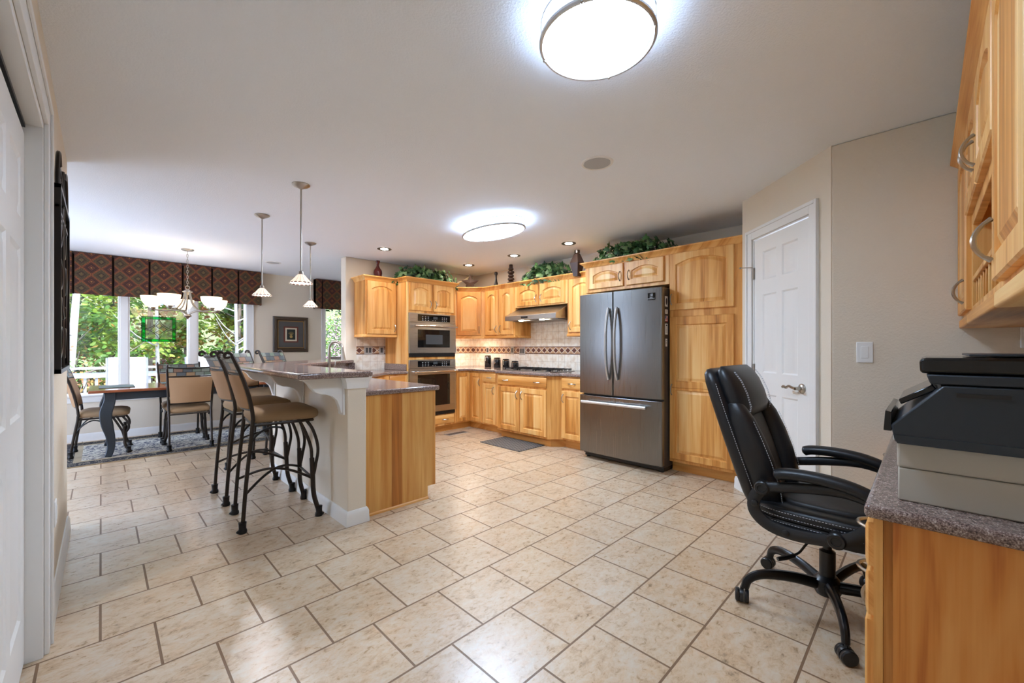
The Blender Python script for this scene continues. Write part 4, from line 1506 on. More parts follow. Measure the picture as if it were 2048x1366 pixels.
for x0, dw in ((W - 0.40, 0.38), (0.02, 0.34)):
    for z0, h in ((0.575, 0.125), (0.435, 0.125)):
        b = MB()
        slab(b, x0, z0, dw, h, -0.5755)
        p = part('drawer', b, M['woodx'], o, sharp=25)
        b = MB()
        handle(b, (x0 + dw / 2, z0 + h / 2), 0.1, False, -0.5955)
        part('handle', b, M['nickel'], p)
    b = MB()
    raised(b, x0, 0.115, dw, 0.305, -0.5755)
    p = part('door', b, [M['wood'], M['panel']], o, sharp=25)
    b = MB()
    handle(b, (x0 + 0.05, 0.34), 0.1, True, -0.5955)
    part('handle', b, M['nickel'], p)
solo('desk_countertop', MB().box(1.522, XG - 0.002, YD + 0.002, 0.125, 0.723, 0.760), M['granite'], 'speckled granite desk top carrying the printer', 'countertop', bevel=0.013, seg=4)

# storage box under the printer
M['boxp'] = paint('beige_metal_box', (186, 180, 168), 0.55)
o = thing('storage_box', 'beige lidded storage box under the printer on the desk', 'box', (1.64, 0, 0.7605))
part('tray', MB().box(0, 0.42, -0.40, 0.058, 0, 0.094), M['boxp'], o, bevel=0.004)
part('lid', MB().box(-0.002, 0.422, -0.402, 0.06, 0.0955, 0.168), M['boxp'], o, bevel=0.006)
solo('paper_sheet', MB().box(0, 0.30, -0.30, 0.0, 0, 0.0012), M['card'], 'white sheet of paper sticking out below the printer', 'paper', (1.655, 0.068, 0.929), R(3))

# printer: side profile in (y, z), front towards +y
M['printer'] = paint('dark_printer_plastic', (36, 44, 52), 0.38, 400, 0.1, 0.0005)
M['gloss'] = base('gloss_black_plastic', (14, 15, 17), 0.08)
o = thing('printer', 'dark all-in-one printer standing on the beige box', 'printer', (1.605, 0, 0.9315))
X0, X1 = 0.0, 0.44
b = MB().prism([(0.063, 0.0), (0.072, 0.048), (-0.032, 0.168), (-0.38, 0.168), (-0.39, 0.0)], 'x', X0, X1)
part('body', b, M['printer'], o, bevel=0.005)
part('base_band', MB().prism([(0.058, -0.002), (0.067, 0.022), (-0.392, 0.022), (-0.388, -0.002)], 'x', X0 - 0.003, X1 + 0.003), M['printer'], o)
part('scanner_bed', MB().prism([(-0.008, 0.170), (0.0, 0.196), (-0.385, 0.196), (-0.385, 0.170)], 'x', X0 - 0.001, X1 + 0.001), M['printer'], o, bevel=0.004)
part('scanner_lid', MB().prism([(0.012, 0.199), (0.014, 0.236), (0.0, 0.242), (-0.38, 0.245), (-0.385, 0.199)], 'x', X0 + 0.004, X1 - 0.004), M['gloss'], o, bevel=0.008, seg=3)
part('document_feeder', MB().box(X0 + 0.02, X1 - 0.1, -0.33, -0.08, 0.246, 0.252), M['printer'], o, bevel=0.002)
part('control_panel', MB().prism([(-0.022, 0.152), (-0.012, 0.166), (0.058, 0.118), (0.052, 0.104)], 'x', X0 + 0.05, X1 - 0.05), M['gloss'], o, bevel=0.003)
part('output_tray', MB().prism([(0.070, 0.030), (0.088, 0.030), (0.084, 0.088), (0.070, 0.084)], 'x', X0 + 0.006, X1 - 0.02), M['gloss'], o, bevel=0.002)
part('side_grip', MB().box(-0.0025, 0.01, -0.15, -0.056, 0.138, 0.149), M['black'], o)

# upper cabinets over the desk (face +y): origin at the right-hand wall, local x runs to -x
DGR = R(180)
YF = 0.357    # depth of door faces from the wall
cabinet('wall_cabinet', 'tall-door hickory upper cabinet over the desk, against the end wall', (XG - 0.002, YD, 0), DGR, 0.575, 0.337, 1.34, 2.10,
        [(0.02, 1.362, 0.54, 0.73, 0.05, 0.52, 1.44)], rail=0.04)


def open_body(b):
    W_ = 0.97
    b.box(0, 0.04, -0.337, 0, 1.34, 2.10).box(W_ - 0.04, W_, -0.337, 0, 1.34, 2.10).box(0.04, W_ - 0.04, -0.02, 0, 1.34, 2.10)
    b.box(0.04, W_ - 0.04, -0.337, -0.02, 1.34, 1.37).box(0.04, W_ - 0.04, -0.337, -0.02, 1.76, 2.10).box(0.04, W_ - 0.04, -0.337, -0.02, 1.47, 1.49)
    for k in range(10):
        x = 0.08 + k * 0.09
        b.box(x, x + 0.012, -0.33, -0.318, 1.37, 1.47)
    b.prism([(0.04, 1.70), (W_ - 0.04, 1.70), (W_ - 0.04, 1.76), (0.04, 1.76)], 'y', -0.337, -0.315)


cabinet('wall_cabinet', 'hickory upper desk cabinet with small doors over an open plate rack', (XG - 0.577, YD, 0), DGR, 0.97, 0.337, 1.34, 2.10,
        [(0.005, 1.745, 0.475, 0.345, 0.05, 0.455, 1.85), (0.49, 1.745, 0.475, 0.345, 0.05, 0.515, 1.85)], rail=0.04, body=open_body)
cabinet('wall_cabinet', 'nearest hickory upper cabinet over the desk with a large arched door', (XG - 1.5475, YD, 0), DGR, 0.52, 0.337, 1.34, 2.10,
        [(0.025, 1.362, 0.47, 0.73, 0.05, 0.06, 1.46)], rail=0.04)
crown([(1.05, YD + 0.337), (XG - 0.003, YD + 0.337)][::-1], 2.095, 'crown moulding on the upper cabinets over the desk')

# ---------------------------------------------------------------- office chair (front is -y)
def rrect(w, t, y, z, n=7, p=3.2, cx=0.0):
    """super-ellipse ring in plan"""
    out = []
    N = 28
    for k in range(N):
        a = 2 * PI * k / N
        ca, sa = math.cos(a), math.sin(a)
        out.append((cx + w / 2 * abs(ca) ** (2 / p) * (1 if ca >= 0 else -1), y + t / 2 * abs(sa) ** (2 / p) * (1 if sa >= 0 else -1), z))
    return out


def dashes(b, pts, r=0.0014, step=0.011, fill=0.62):
    P = [Vector(p) for p in pts]
    d, acc = 0.0, []
    L = [0.0]
    for i in range(1, len(P)):
        L.append(L[-1] + (P[i] - P[i - 1]).length)

    def at_(s):
        for i in range(1, len(P)):
            if s <= L[i] or i == len(P) - 1:
                k = (s - L[i - 1]) / max(L[i] - L[i - 1], 1e-9)
                return P[i - 1].lerp(P[i], min(k, 1.0))
    s = 0.0
    while s + step * fill < L[-1]:
        b.tube([at_(s), at_(s + step * fill)], r, 4)
        s += step
    return b


o = thing('office_chair', 'black leather swivel office chair pushed up to the desk', 'office chair', (2.36, 0.32, 0), 0)
BY = lambda z: 0.235 + 0.20 * (max(z - 0.46, 0.0) / 0.63) ** 1.1      # middle of the back shell
L = []
for z, w, t_ in ((0.445, 0.36, 0.05), (0.46, 0.41, 0.075), (0.52, 0.45, 0.10), (0.62, 0.485, 0.105), (0.74, 0.51, 0.105), (0.86, 0.52, 0.10), (0.96, 0.515, 0.098), (1.03, 0.50, 0.095), (1.07, 0.475, 0.08), (1.092, 0.42, 0.05), (1.097, 0.36, 0.02)):
    L.append(rrect(w, t_, BY(z) + 0.01, z, p=3.4))
shell = part('backrest', MB().loft(L), M['leather'], o, sharp=70)
L = []
for z, w, t_ in ((0.50, 0.20, 0.03), (0.53, 0.25, 0.06), (0.62, 0.27, 0.075), (0.74, 0.28, 0.07), (0.84, 0.28, 0.06), (0.90, 0.26, 0.04)):
    L.append(rrect(w, t_, BY(z) - 0.045, z, p=2.6))
part('lumbar_pad', MB().loft(L), paint('dark_brown_leather', (34, 31, 30), 0.45, 120, 0.12, 0.002), o, sharp=70)
for s in (-1, 1):
    L = []
    for z, w, t_, x in ((0.475, 0.05, 0.05, 0.155), (0.50, 0.09, 0.10, 0.165), (0.58, 0.115, 0.14, 0.175), (0.68, 0.12, 0.15, 0.187), (0.78, 0.115, 0.14, 0.195), (0.87, 0.10, 0.115, 0.20), (0.93, 0.07, 0.07, 0.20), (0.95, 0.03, 0.03, 0.20)):
        L.append(rrect(w, t_, BY(z) - 0.055, z, p=2.3, cx=s * x))
    p = part('side_bolster', MB().loft(L), M['leather'], o, sharp=70)
    b = MB()
    for off in (-0.012, 0.004):
        dashes(b, [(s * (x + w * 0.30), BY(z) - 0.055 + off * 1.5 - t_ * 0.36, z) for z, w, t_, x in ((0.50, 0.09, 0.10, 0.165), (0.54, 0.105, 0.123, 0.17), (0.58, 0.115, 0.14, 0.175), (0.68, 0.12, 0.15, 0.187), (0.78, 0.115, 0.14, 0.195), (0.87, 0.10, 0.115, 0.20))])
    part('stitching', b, M['thread'], p)
    b = MB()
    dashes(b, [(s * (w / 2 - 0.002) * 0.992, BY(z) - 0.012, z) for z, w in ((0.52, 0.45), (0.62, 0.485), (0.74, 0.51), (0.86, 0.52), (0.96, 0.515), (1.03, 0.50))])
    part('stitching', b, M['thread'], shell)
L = []
for z, w, t_ in ((0.865, 0.40, 0.03), (0.88, 0.43, 0.085), (0.92, 0.455, 0.125), (0.98, 0.46, 0.135), (1.04, 0.455, 0.125), (1.085, 0.43, 0.09), (1.108, 0.38, 0.04)):
    L.append(rrect(w, t_, BY(z) - 0.045 - 0.004, z, p=2.7))
hp = part('headrest', MB().loft(L), M['leather'], o, sharp=70)
b = MB()
for s in (-1, 1):
    for k in (0.168, 0.182):
        dashes(b, [(s * k * (1 if k < 0.17 else 1), BY(z) - 0.049 - t_ * 0.49, z) for z, w, t_ in ((0.885, 0.435, 0.09), (0.92, 0.455, 0.125), (0.98, 0.46, 0.135), (1.04, 0.455, 0.125), (1.085, 0.43, 0.09))])
part('stitching', b, M['thread'], hp)
b = MB()
L = [rrect(w, d, -0.005, z, p=4.0) for z, w, d in ((0.385, 0.44, 0.46), (0.392, 0.50, 0.53), (0.42, 0.53, 0.56), (0.445, 0.53, 0.56), (0.452, 0.515, 0.545))]
sb = part('seat_base', b.loft(L), M['leather'], o, sharp=70)
L = [rrect(w, d, -0.01, z, p=3.6) for z, w, d in ((0.448, 0.505, 0.53), (0.455, 0.535, 0.56), (0.48, 0.54, 0.57), (0.498, 0.525, 0.555), (0.506, 0.47, 0.50), (0.503, 0.40, 0.43), (0.500, 0.2, 0.2))]
sc_ = part('seat', MB().loft(L), M['leather'], o, sharp=70)
for prt, z, w, d in ((sb, 0.44, 0.533, 0.563), (sc_, 0.487, 0.5415, 0.5715), (sc_, 0.466, 0.5415, 0.5665)):
    ring = rrect(w, d, -0.008, z, p=3.8)
    part('stitching', dashes(MB(), ring + ring[:1]), M['thread'], prt)
L = [rrect(w, d, -0.01, z, p=3.0) for z, w, d in ((0.50, 0.36, 0.40), (0.514, 0.355, 0.395), (0.519, 0.32, 0.36), (0.520, 0.2, 0.22))]
part('seat_inset', MB().loft(L), bpy.data.materials['dark_brown_leather'], o, sharp=70)
M['armplastic'] = base('black_arm_plastic', (26, 28, 32), 0.45)
for s in (-1, 1):
    x = s * 0.292
    b = MB()
    b.tube(spline([(x, 0.19, 0.585), (x, 0.222, 0.53), (x, 0.218, 0.47), (x, 0.16, 0.425), (x, 0.06, 0.414), (x, -0.07, 0.435), (x, -0.145, 0.48), (x, -0.205, 0.56), (x, -0.215, 0.605)], 5), [0.015] * 41, 8, up=(1, 0, 0), flat=1.75)
    b.tube(spline([(x, 0.19, 0.588), (x, 0.12, 0.602), (x, 0.02, 0.62), (x, -0.1, 0.63), (x, -0.215, 0.605)], 5), 0.014, 8, up=(1, 0, 0), flat=1.6)
    arm = part('armrest', b, M['armplastic'], o, sharp=60)
    b = MB()
    pts = spline([(x, 0.145, 0.650), (x, 0.10, 0.664), (x, 0.0, 0.668), (x, -0.11, 0.655), (x, -0.20, 0.620), (x, -0.225, 0.590)], 5)
    n = len(pts)
    rs = [0.016] + [0.034] * (n - 3) + [0.03, 0.014]
    part('arm_pad', b.tube(pts, rs, 14, up=(1, 0, 0), flat=0.72), M['leather'], arm, sharp=70)
    part('stitching', dashes(MB(), [(x + s * 0.031, q.y, q.z + 0.004) for q in pts[2:-2]]), M['thread'], arm)
    mt = lambda y, z: Matrix.Translation((x, y, z)) @ Matrix.Rotation(R(90 * s), 4, 'Y')
    for y, z, r_ in ((0.19, 0.585, 0.030), (-0.07, 0.437, 0.032)):
        b = MB().lathe([(r_, -0.018), (r_, 0.018), (r_ - 0.005, 0.023), (r_ * 0.55, 0.023), (r_ * 0.5, 0.019), (0.0, 0.019)], 20, M=mt(y, z))
        part('pivot', b, M['black'], arm)
    for y, z in ((0.217, 0.513), (0.10, 0.415)):
        part('bolt', MB().lathe([(0.014, 0.0), (0.014, 0.022), (0.008, 0.026), (0.0, 0.026)], 14, M=mt(y, z)), M['black'], arm)
part('tilt_mechanism', MB().box(-0.11, 0.11, -0.12, 0.12, 0.335, 0.385).lathe([(0.035, 0.0), (0.035, 0.05)], 14, (0.0, -0.15, 0.335)), M['black'], o, bevel=0.008)
part('gas_lift', MB().lathe([(0.03, 0.10), (0.031, 0.27), (0.022, 0.275), (0.017, 0.28), (0.017, 0.336)], 18), M['black'], o)
b = MB().tube(spline([(-0.03, 0.03, 0.345), (-0.07, 0.065, 0.305), (-0.10, 0.09, 0.265), (-0.125, 0.115, 0.25)], 4), 0.005, 6)
lv = part('tilt_lever', b, M['black'], o)
part('grip', MB().tube([(-0.115, 0.105, 0.252), (-0.145, 0.132, 0.243), (-0.175, 0.158, 0.238)], [0.009, 0.011, 0.009], 8), M['black'], lv)
bs = part('star_base', MB().lathe([(0.045, 0.075), (0.052, 0.09), (0.052, 0.14), (0.036, 0.158), (0.03, 0.16)], 20), M['black'], o)
M['base_paint'] = base('black_satin_metal', (22, 24, 28), 0.28, 0.4)
for k in range(5):
    a = R(125 + 72 * k)
    ca, sa = math.cos(a), math.sin(a)
    pts = spline([(ca * r_, sa * r_, z) for r_, z in ((0.04, 0.118), (0.13, 0.135), (0.22, 0.14), (0.29, 0.132), (0.335, 0.105), (0.35, 0.065))], 4)
    part('leg', MB().tube(pts, [0.026 - 0.008 * i / (len(pts) - 1) for i in range(len(pts))], 10, flat=0.8), M['base_paint'], o)
    cx, cy = ca * 0.362, sa * 0.362
    ra = a + R(70 + 35 * k)
    mt = Matrix.Translation((cx, cy, 0.0305)) @ Matrix.Rotation(ra, 4, 'Z')
    b = MB().tube([(0, 0, 0.012), (0, 0, 0.04)], 0.008, 8, M=mt)
    b.lathe([(0.030, -0.008), (0.031, 0.0), (0.030, 0.008)], 16, M=mt @ Matrix.Rotation(R(90), 4, 'X'))
    cs = part('caster', b, M['black'], o)
    for s in (-1, 1):
        b = MB().lathe([(0.010, 0.0), (0.027, 0.0), (0.030, 0.004), (0.030, 0.014), (0.026, 0.019), (0.010, 0.020)], 18, M=mt @ Matrix.Rotation(R(90), 4, 'X') @ Matrix.Translation((0, 0, 0.009 if s > 0 else -0.029)))
        part('wheel', b, M['black'], cs)

# ================================================================== lamps
def glow_glass(name, color, s):
    return emit(name, color, s)


M['round_glow'] = emit('round_lamp_glass', (201, 226, 255), LAMP_ROUND)
M['oval_glow'] = emit('oval_lamp_glass', (201, 226, 255), LAMP_OVAL)
M['round_side'] = emit('round_lamp_side', (201, 226, 255), LAMP_ROUND * 0.13)
M['oval_side'] = emit('oval_lamp_side', (201, 226, 255), LAMP_OVAL * 0.13)
M['can_glow'] = emit('can_lamp_glass', (255, 246, 234), LAMP_CAN)
M['bulb'] = emit('pendant_bulb', (240, 244, 255), LAMP_PEND)
M['cbulb'] = emit('chandelier_bulb', (220, 234, 255), LAMP_CHAND)


M['ring'] = base('satin_nickel_ring', (206, 206, 206), 0.35, 0.85)


def flush_lamp(label, c, rx, ry, mat, nposts, gid):
    o = thing('ceiling_light', label, 'ceiling light', (*c, CZ), 0)
    N = 56
    def ell(k, z, n=N):
        return [((rx + k) * math.cos(2 * PI * i / n), (ry + k) * math.sin(2 * PI * i / n), z) for i in range(n)]
    part('ceiling_pan', MB().loft([ell(-0.03, -0.012), ell(-0.03, -0.0005)]), M['white'], o)
    side = MB().loft([ell(-0.016, -0.013), ell(-0.014, -0.083)], cap=False)
    part('drum_glass', side, mat[1], o, sharp=0)
    b = MB().loft([ell(-0.014, -0.083), ell(-0.016, -0.088), ell(-0.03, -0.096), ell(-0.09, -0.103), ell(-min(rx, ry) * 0.8, -0.106)])
    part('diffuser', b, mat[0], o, sharp=0)
    for z, r_ in ((-0.018, 0.005), (-0.088, 0.011)):
        part('metal_ring', MB().tube(ell(0.0, z), r_, 8, closed=True, up=(0, 0, 1), flat=0.8), M['ring'], o)
    for k in range(nposts):
        a = R(gid) + 2 * PI * k / nposts
        x, y = (rx + 0.002) * math.cos(a), (ry + 0.002) * math.sin(a)
        part('post', MB().tube([(x, y, -0.012), (x, y, -0.096)], 0.0035, 6).ball((x, y, -0.097), 0.006, n=8), M['nickel'], o)


flush_lamp('large round flush ceiling light with two metal rings over the near floor', (1.30, 0.86), 0.205, 0.205, (M['round_glow'], M['round_side']), 4, 20)
flush_lamp('oval flush ceiling light with two metal rings over the kitchen floor', (2.72, 3.0), 0.21, 0.385, (M['oval_glow'], M['oval_side']), 4, 50)

CANL = ['recessed ceiling spot above the sink and the single-door upper cabinet', 'recessed ceiling spot nearest the kitchen corner', 'recessed ceiling spot above the bead stack statue', 'recessed ceiling spot beside the diamond-shaped vase']
M['can_trim'] = base('dark_can_trim', (84, 80, 76), 0.4, 0.6)
for lab, (x, y) in zip(CANL, ((2.472, 4.71), (3.83, 4.75), (3.86, 3.84), (3.86, 2.94))):
    o = thing('recessed_light', lab, 'recessed light', (x, y, CZ), 0, 'recessed ceiling spots')
    part('trim_ring', MB().lathe([(0.085, -0.0005), (0.085, -0.004), (0.072, -0.007), (0.045, -0.002)], 28, cap=False), M['can_trim'], o)
    part('lamp', MB().lathe([(0.0, -0.005), (0.042, -0.004), (0.045, -0.001)], 20), M['can_glow'], o)

# ceiling speakers
M['grille'] = base('speaker_grille', (186, 186, 186), 0.8)
for lab, x, y, r_ in (('round in-ceiling speaker between the two flush ceiling lights', 2.315, 1.53, 0.105), ('round in-ceiling speaker beyond the bar pendants', 1.735, 6.57, 0.1)):
    o = thing('ceiling_speaker', lab, 'speaker', (x, y, CZ))
    part('rim', MB().lathe([(r_, -0.0005), (r_ - 0.003, -0.006), (r_ - 0.016, -0.007), (r_ - 0.018, -0.002)], 36, cap=False), M['white'], o)
    part('grille', MB().lathe([(0.0, -0.0045), (r_ - 0.02, -0.0045), (r_ - 0.02, -0.001)], 36), M['grille'], o)

# bar pendants
m = base('pendant_glass', (240, 226, 206), 0.3)
t = NT(m)
_, x, y, z = t.xyz()
ang = t.math('FRACT', t.math('MULTIPLY', t.math('ARCTAN2', y, x), 16 / (2 * PI)))
rib = t.math('GREATER_THAN', t.math('ABSOLUTE', t.math('SUBTRACT', ang, 0.5)), 0.44)
edge = t.math('MULTIPLY', t.math('LESS_THAN', z, -0.060), t.math('GREATER_THAN', t.math('ABSOLUTE', t.math('SUBTRACT', ang, 0.5)), 0.16))
cc = t.mix(t.math('MAXIMUM', t.math('MULTIPLY', rib, 0.7), edge), (246, 226, 204), (84, 56, 44))
t.color(cc)
t.l(cc, t.p.inputs['Emission Color'])
t.p.inputs['Emission Strength'].default_value = 0.4
M['pshade'] = m
PL = ['pendant lamp nearest the camera over the bar', 'pendant lamp over the bar, hanging before the end of the long valance', 'farthest pendant lamp over the bar, beside the framed picture']
for lab, (x, y) in zip(PL, ((1.056, 3.291), (1.045, 4.298), (1.722, 5.046))):
    o = thing('pendant_lamp', lab, 'pendant lamp', (x, y, CZ), 0, 'pendant lamps over the bar')
    part('canopy', MB().lathe([(0.062, -0.0005), (0.062, -0.006), (0.05, -0.016), (0.03, -0.024), (0.012, -0.034), (0.0, -0.036)], 28), M['nickel'], o)
    part('rod', MB().tube([(0, 0, -0.03), (0, 0, -0.65)], 0.006, 10), M['nickel'], o)
    part('socket', MB().lathe([(0.008, -0.645), (0.016, -0.65), (0.019, -0.672), (0.022, -0.678), (0.0, -0.679)], 16), M['nickel'], o)
    sh = MB().lathe([(0.02, 0.0), (0.03, -0.008), (0.052, -0.036), (0.074, -0.058), (0.081, -0.066), (0.079, -0.070), (0.072, -0.060), (0.05, -0.040), (0.028, -0.012), (0.02, -0.004)], 32, cap=False)
    q = part('shade', sh, M['pshade'], o, sharp=0)
    q.location = (0, 0, -0.672)
    part('bulb', MB().ball((0, 0, -0.712), 0.02, n=12), M['bulb'], o)

# chandelier
o = thing('chandelier', 'five-arm brushed nickel chandelier with glowing bowl shades over the dining table', 'chandelier', (0.757, 6.454, CZ))
part('canopy', MB().lathe([(0.065, -0.0005), (0.065, -0.006), (0.055, -0.014), (0.015, -0.022), (0.0, -0.023)], 28), M['nickel'], o)
b = MB()
n = 13
for k in range(n):
    z = -0.03 - k * 0.033
    e = [(0.009 * math.cos(2 * PI * i / 10) * (1 if k % 2 else 0.05), 0.009 * math.cos(2 * PI * i / 10) * (0.05 if k % 2 else 1), z - 0.014 + 0.022 * math.sin(2 * PI * i / 10)) for i in range(10)]
    b.tube(e, 0.0022, 5, closed=True)
part('chain', b, M['nickel'], o)
part('loop', MB().tube([(0.02 * math.cos(2 * PI * i / 14), 0, -0.472 + 0.022 * math.sin(2 * PI * i / 14)) for i in range(14)], 0.004, 6, closed=True), M['nickel'], o)
part('stem_cap', MB().lathe([(0.006, -0.49), (0.022, -0.50), (0.030, -0.51), (0.052, -0.518), (0.052, -0.528), (0.026, -0.532), (0.02, -0.56), (0.0, -0.562)], 24), M['nickel'], o)
part('finial', MB().lathe([(0.012, -0.80), (0.04, -0.815), (0.042, -0.825), (0.03, -0.835), (0.012, -0.85), (0.006, -0.862), (0.0, -0.865)], 20), M['nickel'], o)
m = base('chandelier_glass', (246, 226, 196), 0.35)
p_ = m.node_tree.nodes['Principled BSDF']
p_.inputs['Emission Color'].default_value = col4((255, 224, 184))
p_.inputs['Emission Strength'].default_value = 1.2
M['cshade'] = m
for k in range(5):
    a = R(18 + 72 * k)
    ca, sa = math.cos(a), math.sin(a)
    arm = part('arm', MB().tube(spline([(ca * r_, sa * r_, z) for r_, z in ((0.03, -0.53), (0.035, -0.58), (0.06, -0.66), (0.11, -0.73), (0.20, -0.765), (0.33, -0.755))], 5), 0.0085, 8, flat=0.7), M['nickel'], o)
    part('brace', MB().tube(spline([(ca * r_, sa * r_, z) for r_, z in ((0.02, -0.815), (0.04, -0.79), (0.09, -0.765), (0.16, -0.757))], 4), 0.006, 6), M['nickel'], arm)
    part('cup', MB().lathe([(0.008, -0.765), (0.03, -0.745), (0.034, -0.728), (0.0, -0.727)], 16, (ca * 0.34, sa * 0.34, 0)), M['nickel'], arm)
    part('shade', MB().lathe([(0.03, -0.728), (0.07, -0.70), (0.098, -0.655), (0.108, -0.612), (0.109, -0.597), (0.105, -0.597), (0.103, -0.612), (0.093, -0.655), (0.065, -0.694), (0.028, -0.72)], 28, (ca * 0.34, sa * 0.34, 0), cap=False), M['cshade'], arm, sharp=0)
    part('bulb', MB().ball((ca * 0.34, sa * 0.34, -0.67), 0.024, n=12), M['cbulb'], arm)

# ================================================================== wall and shelf decoration
# wrought-iron panel on the near wall: local x along +y of the room, front +x of the room
o = thing('iron_wall_grille', 'tall black wrought-iron scroll panel hung on the near wall', 'wall art', (XL, 2.60, 0), R(90))
yv = -0.026
M['iron_art'] = base('dark_wrought_iron', (46, 43, 42), 0.3, 0.7)
W, Z0, Z1 = 0.68, 1.09, 1.90
b = MB()
b.box(0, 0.018, yv - 0.012, yv + 0.012, Z0, Z1).box(W - 0.018, W, yv - 0.012, yv + 0.012, Z0, Z1).box(0, W, yv - 0.012, yv + 0.012, Z0, Z0 + 0.018)
arc = [(W * k / 16, yv, Z1 + 0.16 * math.sin(PI * k / 16)) for k in range(17)]
b.box(0, W, yv - 0.012, yv + 0.012, Z1 - 0.018, Z1)
b.box(0, W, yv - 0.006, yv + 0.006, Z1 - 0.1, Z1 - 0.088)
part('frame', b, M['iron_art'], o)


def spiral(cx, cz, r0, turns, a0, sgn=1, n=26):
    P = []
    for i in range(n):
        u = i / (n - 1)
        r_ = r0 * (1 - 0.82 * u)
        a = a0 + sgn * turns * 2 * PI * u
        P.append((cx + r_ * math.cos(a), yv + 0.004 * math.sin(u * 9), cz + r_ * math.sin(a)))
    return P


for cx, cz, r_, tr, a0, sg in ((0.17, 1.24, 0.12, 1.5, 1.6, 1), (0.51, 1.24, 0.12, 1.5, 1.6, -1), (0.17, 1.52, 0.12, 1.4, -1.6, -1), (0.51, 1.52, 0.12, 1.4, -1.6, 1), (0.34, 1.38, 0.075, 1.2, 0, 1),
                               (0.17, 1.73, 0.10, 1.5, 1.6, 1), (0.51, 1.73, 0.10, 1.5, 1.6, -1), (0.23, 1.955, 0.09, 1.4, 3.4, -1), (0.45, 1.955, 0.09, 1.4, -0.3, 1)):
    part('scroll', MB().tube(spiral(cx, cz, r_, tr, a0, sg), 0.0075, 6, flat=0.7), M['iron_art'], o)
for q in ([(0.02, yv, 1.12), (0.15, yv, 1.36), (0.06, yv, 1.6), (0.3, yv, 1.86)], [(0.66, yv, 1.12), (0.53, yv, 1.36), (0.62, yv, 1.6), (0.38, yv, 1.86)], [(0.34, yv, 1.10), (0.34, yv, 1.45), (0.34, yv, 1.80), (0.34, yv, 2.05)], [(0.02, yv, 1.89), (0.02, yv, 1.96), (0.09, yv, 2.06), (0.16, yv, 2.02)], [(0.66, yv, 1.89), (0.66, yv, 1.98), (0.58, yv, 2.10), (0.50, yv, 2.05)]):
    part('bar', MB().tube(spline(q, 6), 0.008, 6), M['iron_art'], o)
for x in (0.02, W - 0.03):
    part('bracket', MB().tube([(x, 0, 1.86), (x, yv, 1.86)], 0.006, 6).lathe([(0.014, 0), (0.014, 0.004)], 10, M=Matrix.Translation((x, 0.0, 1.86)) @ Matrix.Rotation(R(90), 4, 'X')), M['iron_art'], o)

# framed picture on the window wall
o = thing('framed_picture', 'bronze framed small picture with a wide dark mat on the dining room wall', 'picture', (2.29, YW, 1.43))
prof = [(0.0, 0.0), (0.0, -0.02), (0.015, -0.035), (0.03, -0.03), (0.05, -0.036), (0.062, -0.022), (0.075, -0.02), (0.075, 0.0)]


def pframe(w, h, prof_, mat, name, par, y=0.0):
    L = []
    for ins, d in prof_:
        L.append([(-w / 2 + ins, y + d, -h / 2 + ins), (w / 2 - ins, y + d, -h / 2 + ins), (w / 2 - ins, y + d, h / 2 - ins), (-w / 2 + ins, y + d, h / 2 - ins)])
    b_ = MB()
    for i in range(len(L) - 1):
        b_.add([*L[i], *L[i + 1]], [(k, (k + 1) % 4, 4 + (k + 1) % 4, 4 + k) for k in range(4)])
    return part(name, b_, mat, par, sharp=20)


pframe(0.55, 0.60, prof, paint('bronze_frame', (74, 58, 44), 0.4, 30, 0.3, 0.004), 'frame', o)
pframe(0.41, 0.46, [(0, -0.0205), (0.0, -0.024), (0.01, -0.024), (0.01, -0.0195)], base('gold_fillet', (160, 124, 74), 0.4, 0.6), 'fillet', o)
part('mat_board', MB().box(-0.20, 0.20, -0.0185, -0.002, -0.225, 0.225), base('slate_mat', (86, 84, 82), 0.85), o)
part('red_border', MB().box(-0.115, 0.115, -0.0195, -0.0186, -0.135, 0.135), base('maroon_mat', (110, 58, 48), 0.8), o)
part('cream_border', MB().box(-0.09, 0.09, -0.0203, -0.0196, -0.112, 0.112), base('cream_mat', (222, 208, 186), 0.8), o)
pc = part('print', MB().box(-0.066, 0.066, -0.0211, -0.0204, -0.088, 0.088), base('dark_green_print', (34, 42, 38), 0.7), o)
b = MB()
for k in range(7):
    a = R(25 + k * 21.6)
    b.tube(spline([(0, -0.0214, -0.02), (0.03 * math.cos(a), -0.0214, 0.02 * math.sin(a) + 0.0), (0.05 * math.cos(a), -0.0214, 0.052 * math.sin(a))], 4), [0.0025] * 8 + [0.001], 4, flat=0.3)
b.prism([(-0.018, -0.06), (0.018, -0.06), (0.024, -0.02), (-0.024, -0.02)], 'y', -0.0222, -0.0212)
part('plant_motif', b, base('ochre_print', (180, 148, 84), 0.7), pc)

# valances
M['valance'] = valance_cloth()
M['valance_in'] = base('valance_pleat', (52, 36, 28), 0.9)


